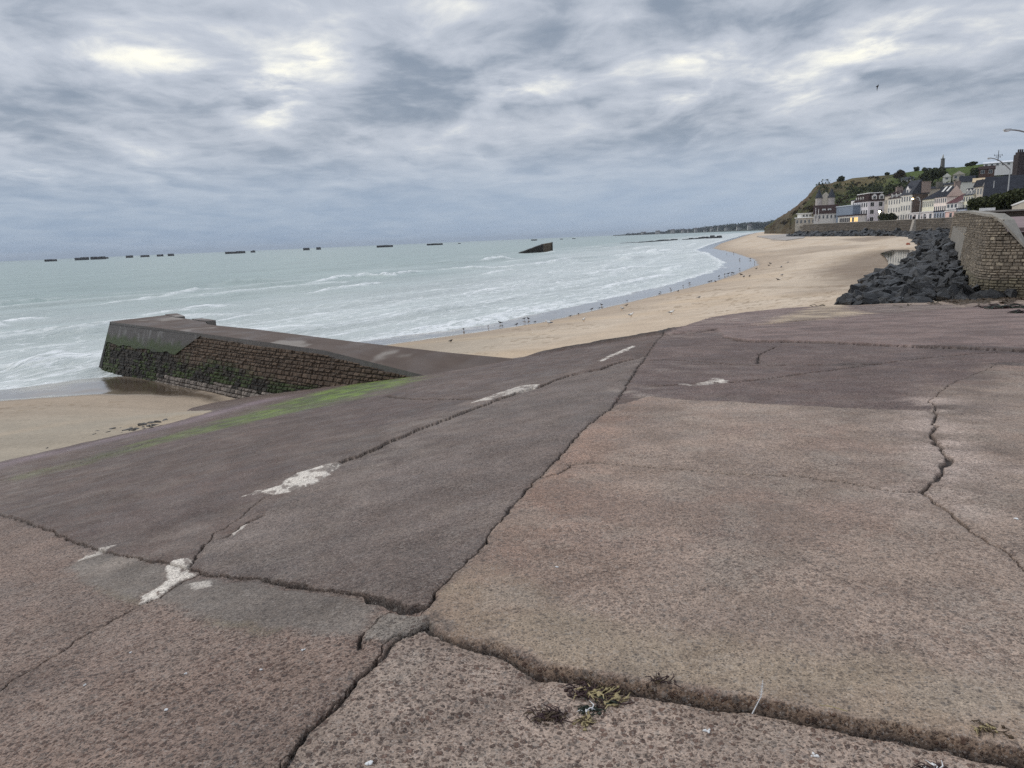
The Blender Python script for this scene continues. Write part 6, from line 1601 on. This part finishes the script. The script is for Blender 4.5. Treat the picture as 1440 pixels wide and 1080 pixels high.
M_WEED = [mat('dark_red_weed', (.040, .020, .019), .55, .4, 30), mat('brown_weed', (.075, .05, .028), .6, .4, 30), mat('yellow_weed', (.36, .29, .15), .6, .3, 30), mat('green_black_weed', (.02, .028, .018), .5, .4, 30), mat('white_shell', (.75, .74, .72), .5, .08)]
def weed(name, label, px, rad, n, mats_w, ln=.05, cat='seaweed', z0=0.0):
    p_ = slip(*px); zz_ = zslip(p_[0], p_[1]); e = empty(name, (p_[0], p_[1], zz_), label, cat)
    rn = random.Random(int(px[0])); mbs = {}
    for k in range(n):
        a = rn.uniform(0, 6.28); q = abs(rn.gauss(0, .5)) * rad; c = Vector((p_[0] + math.cos(a) * q * 1.5, p_[1] + math.sin(a) * q, 0)); c.z = zslip(c.x, c.y) + .004
        b = rn.uniform(0, 6.28); L = ln * rn.uniform(.5, 1.7); up = rn.uniform(.0, .28); pts = [c, c + Vector((math.cos(b) * L * .5, math.sin(b) * L * .5, L * up)), c + Vector((math.cos(b + .5) * L, math.sin(b + .5) * L, L * up * rn.uniform(.2, 1.3)))]
        mi = rn.choice(mats_w); mbs.setdefault(mi, MB()).tube(pts, [ln * .05, ln * .08, ln * .03], 5)
        if mi == 2 and rn.random() < .8 or rn.random() < .2: mbs[mi].ball(pts[rn.randrange(3)], (ln * rn.uniform(.12, .3), ln * rn.uniform(.12, .3), ln * rn.uniform(.08, .2)), 7, 5, 0, .5)
    for mi, mb_ in mbs.items(): mb_.build({0: 'frond', 1: 'frond', 2: 'holdfast', 3: 'frond', 4: 'shell'}[mi], M_WEED[mi], e, True)
weed('seaweed_clump', 'tangled dark red seaweed clump with pale yellow tips below the broken slab edge', (833, 964), .065, 90, [0, 0, 0, 1, 2, 2], .045)
weed('seaweed_clump', 'brown and green strand of seaweed trailing right of the red clump', (856, 974), .055, 60, [0, 1, 3, 2], .045)
weed('seaweed_clump', 'small black green weed tuft with a white fleck', (829, 986), .03, 40, [3, 3, 3, 4], .03)
weed('seaweed_clump', 'dark flat tuft of dry weed, leftmost scrap on the near slab', (767, 998), .045, 60, [0, 0, 1], .035)
weed('seaweed_clump', 'thin dark wisp of weed between the black tuft and the leftmost scrap', (788, 996), .05, 24, [0, 1], .04)
weed('seaweed_clump', 'pale yellow weed lump lying nearest the camera', (824, 1003), .022, 46, [2, 2, 2, 1], .028)
weed('seaweed_clump', 'brown root tuft caught in the broken slab edge', (925, 964), .04, 22, [1, 0, 0], .035)
weed('seaweed_clump', 'dry yellow grass tuft in the slab edge at the lower right', (1388, 1030), .05, 30, [1, 2, 1], .03)
weed('seaweed_clump', 'dark red weed scrap with a white feather bit at the bottom right', (1314, 1072), .025, 50, [0, 0, 4], .03)
weed('seaweed_clump', 'dark weed patch lying on the far slab near the sea wall', (1412, 435), .55, 80, [0, 3], .35)
weed('seaweed_clump', 'small dark weed patch at the right edge of the far slab', (1440, 442), .3, 40, [0, 3], .3)
weed('seaweed_clump', 'tiny dark weed scrap on the sand at the slab tip', (1152, 432), .3, 30, [0, 3], .25)
for k, (u, v) in enumerate(((1400, 1009), (868, 1012))): pass
# feather standing in the crack
A, B = slip(1058, 992), None; z = zslip(A[0], A[1]); A[2] = z
tip = aty(1073, 955, A[1] + .03); pts = [Vector(A), Vector(A).lerp(Vector(tip), .5) + Vector((.012, 0, -.004)), Vector(tip)]
e_ = empty('feather', tuple(A), 'white curved feather standing in the broken slab joint', 'feather')
m = MB(); m.tube(pts, [.0022, .0018, .0008], 5); m.build('quill', M_WEED[4], e_)
m = MB()
for k in range(10):
    f = .25 + .075 * k; f = min(f, 1); c = pts[0].lerp(pts[1], f * 2) if f < .5 else pts[1].lerp(pts[2], f * 2 - 1); w = .006 * math.sin(min(1, (f - .2) * 1.3) * math.pi) + .001
    for s in (-1, 1): m.tube([c, c + Vector((s * w * 1.1, .001 * s, w * 1.4))], [.0016, .0006], 4)
m.build('vane', M_WEED[4], e_)
A = slip(1152, 1001); z = zslip(A[0], A[1]); e_ = empty('straw', (A[0], A[1], z + .008), 'thin pale dry straw lying below the slab edge', 'straw'); m = MB(); m.tube([Vector((A[0], A[1], z + .012)), Vector((A[0] + .04, A[1] - .012, z + .012)), Vector((A[0] + .085, A[1] - .04, z + .010))], .0018, 5); m.build('stalk', M_WEED[2], e_)
# shells and droppings: small white flecks with some thickness
r_ = random.Random(77)
for k, (u, v, s, lab) in enumerate(((995, 1015, .011, 'white bird dropping in the middle of the near slab'), (517, 1076, .012, 'white dropping at the bottom edge of the photo'), (426, 915, .010, 'white dropping at the edge of the grey mortar patch'), (1146, 1050, .011, 'pair of white shell bits at the lower right of the near slab'), (784, 802, .009, 'pale shell chip on the tan slab'), (1428, 733, .012, 'white fleck at the right edge on the tan slab'), (261, 950, .007, 'tiny white fleck on the left red slab'), (184, 920, .006, 'tiny white fleck near the left crack'), (368, 944, .007, 'tiny white fleck left of the near crack'), (120, 966, .007, 'tiny white fleck at the lower left'), (235, 1001, .007, 'tiny white fleck lower on the left red slab'))):
    A = slip(u, v); e_ = MB()
    for q in range(5):
        a = r_.uniform(0, 6.28); c = (A[0] + math.cos(a) * s * r_.uniform(0, 1.1), A[1] + math.sin(a) * s * r_.uniform(0, 1.1)); zz_ = zslip(*c); e_.ball((*c, zz_ + .003), (s * r_.uniform(.3, .8), s * r_.uniform(.3, .8), .004), 7, 4, 0, .3)
    o = e_.build('white_fleck', M_WEED[4]); tag(o, lab, 'dropping')
# wrack line of brown weed on the drifted sand by the wall
rn = np.random.default_rng(4); Vw, Fw_ = [], []
for k in range(900):
    u = rn.uniform(1255, 1460); v = 427 + (u - 1300) * -.012 + rn.normal() * 2.2
    if vn(np.array([u * .06]), np.array([v * .3]), 61)[0] < .42: continue
    A = slip(u, v); z = max(zslip(A[0], A[1]), float(sand_z(np.array([A[0]]), np.array([A[1]]))[0][0])) + .02; a = rn.uniform(0, 3.14); L = rn.uniform(.06, .28); w = rn.uniform(.02, .06)
    dx, dy = math.cos(a) * L, math.sin(a) * L; j = len(Vw)
    Vw += [(A[0] - dx - dy * w / L, A[1] - dy + dx * w / L, z), (A[0] - dx + dy * w / L, A[1] - dy - dx * w / L, z), (A[0] + dx + dy * w / L, A[1] + dy - dx * w / L, z + rn.uniform(0, .08)), (A[0] + dx - dy * w / L, A[1] + dy + dx * w / L, z + rn.uniform(0, .10))]; Fw_.append([j, j + 1, j + 2, j + 3])
o = mesh_np('wrack_seaweed', np.array(Vw), np.array(Fw_), M_WEED[1], False); tag(o, 'strip of dry brown seaweed left on the sand between slab and boulders', 'seaweed', kind='stuff')
# red scrap on the far sand
p_ = on_sand(1277, 344.3); m = MB(); m.ball((p_[0], p_[1], p_[2] + .15), (.45, .3, .22), 9, 6, 0, .4); o = m.build('beach_scrap', mat('faded_red_plastic', (.40, .12, .07), .6, .1)); tag(o, 'small faded red scrap on the sand beside the boulders', 'litter')

# ================================================================== AIR
m = MB(); m.aabb(-17500, -400, -6.5, 17500, 17500, 74)
hm = bpy.data.materials.new('sea_haze'); hm.use_nodes = True; hn = hm.node_tree; hn.nodes.remove(hn.nodes['Principled BSDF'])
pv = hn.nodes.new('ShaderNodeVolumePrincipled'); pv.inputs['Color'].default_value = (.72, .80, .90, 1); pv.inputs['Density'].default_value = .00007; pv.inputs['Anisotropy'].default_value = .0
hn.links.new(pv.outputs[0], hn.nodes['Material Output'].inputs['Volume'])
o = m.build('haze', hm); tag(o, 'thin pale sea haze over the bay', 'haze', kind='stuff')

# ================================================================== LIGHT, SKY, CAMERA
SUN_EL, SUN_AZ = math.radians(42), math.radians(-62)         # high over the sea on the left, behind the cloud
sd_ = Vector((math.sin(SUN_AZ) * math.cos(SUN_EL), math.cos(SUN_AZ) * math.cos(SUN_EL), math.sin(SUN_EL)))
L_ = bpy.data.lights.new('sun', 'SUN'); L_.energy = .9; L_.angle = math.radians(25); L_.color = (1, .94, .84)
so = bpy.data.objects.new('sun', L_); COL.objects.link(so); so.rotation_euler = sd_.to_track_quat('Z', 'Y').to_euler(); so.location = (0, 0, 60)

w = bpy.data.worlds.new('World'); SC.world = w; w.use_nodes = True
nt = w.node_tree; N_, LK = nt.nodes, nt.links
N_.clear()
def nd(typ, props=None, **inp):
    n = N_.new(typ)
    for k, v in (props or {}).items(): setattr(n, k, v)
    for k, v in inp.items(): st(n.inputs[int(k[1:])] if k[0] == 'i' and k[1:].isdigit() else n.inputs[k.replace('_', ' ')], v)
    return n
def st(s, v):
    if isinstance(v, bpy.types.NodeSocket): LK.new(v, s)
    else: s.default_value = v
def mth(op, a, b=0.0, c=None, cl=False):
    n = nd('ShaderNodeMath', {'operation': op, 'use_clamp': cl}); st(n.inputs[0], a); st(n.inputs[1], b)
    if c is not None: st(n.inputs[2], c)
    return n.outputs[0]
def mrn(v, a, b, c=0.0, d=1.0):
    n = nd('ShaderNodeMapRange', {'interpolation_type': 'SMOOTHSTEP'})
    for k, x in zip(('Value', 'From Min', 'From Max', 'To Min', 'To Max'), (v, a, b, c, d)): st(n.inputs[k], x)
    return n.outputs[0]
def mixc(f, a, b):
    n = nd('ShaderNodeMix', {'data_type': 'RGBA'}); st(n.inputs[0], f)
    for i, x in ((6, a), (7, b)): st(n.inputs[i], x if isinstance(x, bpy.types.NodeSocket) else (*map(float, x), 1))
    return n.outputs[2]
tc = nd('ShaderNodeTexCoord').outputs['Generated']
sep = nd('ShaderNodeSeparateXYZ', None, Vector=tc); dx, dy, dz = sep.outputs
zp = mth('ADD', mth('MAXIMUM', dz, 0.0), .12)
cx, cy = mth('DIVIDE', dx, zp), mth('DIVIDE', dy, zp)
cl_ = nd('ShaderNodeCombineXYZ', None, X=cx, Y=cy, Z=0.0).outputs[0]
def cpix(u, v):
    d = ray(u, v); d = d / np.linalg.norm(d); z = max(d[2], 0) + .12; return np.array([d[0] / z, d[1] / z])
def mapv(v, sc, rot=0, loc=(0, 0, 0)):
    n = nd('ShaderNodeMapping', None, Vector=v); n.inputs['Scale'].default_value = sc; n.inputs['Rotation'].default_value = (0, 0, rot); n.inputs['Location'].default_value = loc; return n.outputs[0]
def nz(v, s, d, r, di=0.0): return nd('ShaderNodeTexNoise', None, Vector=v, Scale=s, Detail=d, Roughness=r, Distortion=di).outputs['Fac']
warp = nd('ShaderNodeTexNoise', None, Vector=cl_, Scale=.9, Detail=3.0).outputs['Color']
wv = nd('ShaderNodeVectorMath', {'operation': 'MULTIPLY_ADD'}); LK.new(warp, wv.inputs[0]); wv.inputs[1].default_value = (.5, .5, 0); LK.new(cl_, wv.inputs[2]); cw = wv.outputs[0]
nA_ = nz(mapv(cw, (1, .8, 1), .25, (3.1, 1.7, 0)), 1.25, 9.0, .54, .25)
nB_ = nz(mapv(cw, (1.2, .8, 1), .5, (8.2, 4.3, 0)), 2.2, 8.0, .54, .3)
nC_ = nz(mapv(cw, (1, 1, 1), 0, (1.2, 9.1, 0)), 4.6, 7.0, .56, .3)
thin = mth('ADD', mth('ADD', mth('MULTIPLY', nA_, .40), mth('MULTIPLY', nB_, .36)), mth('MULTIPLY', nC_, .24))
bias = None
for (u, v, ru, rv, am) in ((190, 80, 120, 25, .10), (380, 150, 55, 40, .08), (365, 120, 110, 40, .04), (455, 78, 45, 25, .09), (730, 118, 70, 25, .10), (45, 245, 80, 14, .13), (15, 195, 30, 8, .10), (640, 185, 45, 10, .08), (1000, 75, 110, 25, .06), (1250, 60, 110, 40, .08), (940, 140, 80, 12, .08), (1140, 120, 110, 25, .05), (860, 20, 60, 14, .05),
                           (560, 60, 80, 60, -.05), (580, 160, 140, 40, -.05), (760, 30, 80, 40, -.05), (120, 180, 120, 30, -.05), (1380, 130, 120, 40, -.05), (900, 210, 200, 25, -.04), (300, 20, 120, 14, -.05), (70, 40, 60, 20, -.03), (850, 95, 80, 12, -.04)):
    c = cpix(u, v); eu = np.linalg.norm(cpix(u + ru * .85, v) - c); ev = np.linalg.norm(cpix(u, v + rv * .95) - c)
    az_ = math.atan2(c[0], c[1])
    n = nd('ShaderNodeMapping', {'vector_type': 'TEXTURE'}, Vector=cl_); n.inputs['Location'].default_value = (*c, 0); n.inputs['Rotation'].default_value = (0, 0, -az_); n.inputs['Scale'].default_value = (eu, ev, 1)
    le = nd('ShaderNodeVectorMath', {'operation': 'LENGTH'}); LK.new(n.outputs[0], le.inputs[0])
    g_ = mrn(le.outputs['Value'], 1.7, 0.0, 0.0, am * .95); bias = g_ if bias is None else mth('ADD', bias, g_)
nD_ = mrn(nz(mapv(cw, (1, 1, 1), .3, (5.2, 2.1, 0)), 4.2, 9.0, .58, .3), .34, .64)
bpos = mth('MAXIMUM', bias, 0.0); bneg = mth('MINIMUM', bias, 0.0)
thin = mth('ADD', mth('ADD', thin, bneg), mth('MULTIPLY', bpos, mth('MULTIPLY_ADD', nD_, 1.25, .20)))
lowf = mrn(dz, .015, .20)                                      # far cloud closes up towards the horizon
thin = mth('ADD', mth('MULTIPLY', mth('SUBTRACT', thin, .5), mth('MULTIPLY_ADD', lowf, .80, .20)), .5)
grey = mixc(mrn(thin, .38, .56), (.24, .287, .358), (.515, .55, .615))
hzn = mixc(mrn(dx, -.6, .6), (.21, .30, .435), (.34, .43, .565))
grey = mixc(mrn(dz, .015, .15, .95, 0), grey, mixc(mrn(thin, .44, .58), hzn, (.40, .475, .575)))
br = mixc(mrn(thin, .53, .64), grey, (.78, .785, .765))
br = mixc(mrn(thin, .60, .69), br, (1.0, .975, .84))
zen = mrn(dz, .30, .75, 1.0, 1.75)
gnd = mrn(dz, -.02, .0, .35, 1.0)
sc3 = nd('ShaderNodeVectorMath', {'operation': 'SCALE'}); LK.new(br, sc3.inputs[0]); LK.new(mth('MULTIPLY', zen, gnd), sc3.inputs['Scale'])
bg1 = nd('ShaderNodeBackground', None, Color=sc3.outputs[0], Strength=1.0)
sky = nd('ShaderNodeTexSky', {'sky_type': 'NISHITA', 'sun_disc': False, 'sun_elevation': SUN_EL, 'sun_rotation': SUN_AZ})
bg2 = nd('ShaderNodeBackground', None, Color=sky.outputs[0], Strength=.06)
ms_ = nd('ShaderNodeMixShader', None, i0=.93); LK.new(bg2.outputs[0], ms_.inputs[1]); LK.new(bg1.outputs[0], ms_.inputs[2])
LK.new(ms_.outputs[0], nd('ShaderNodeOutputWorld').inputs['Surface'])

cam = bpy.data.cameras.new('camera'); cam.sensor_width = 36; cam.lens = FPX / 1440 * 36; cam.clip_end = 40000; cam.clip_start = .05
co = bpy.data.objects.new('camera', cam); COL.objects.link(co)
co.matrix_world = Matrix(((RT[0], UP[0], -FW[0], 0), (RT[1], UP[1], -FW[1], 0), (RT[2], UP[2], -FW[2], H), (0, 0, 0, 1)))
SC.camera = co
SC.view_settings.view_transform = 'Standard'; SC.view_settings.look = 'None'; SC.view_settings.exposure = .19; SC.view_settings.gamma = 1
SC.cycles.max_bounces = 6
SC.cycles.use_denoising = False
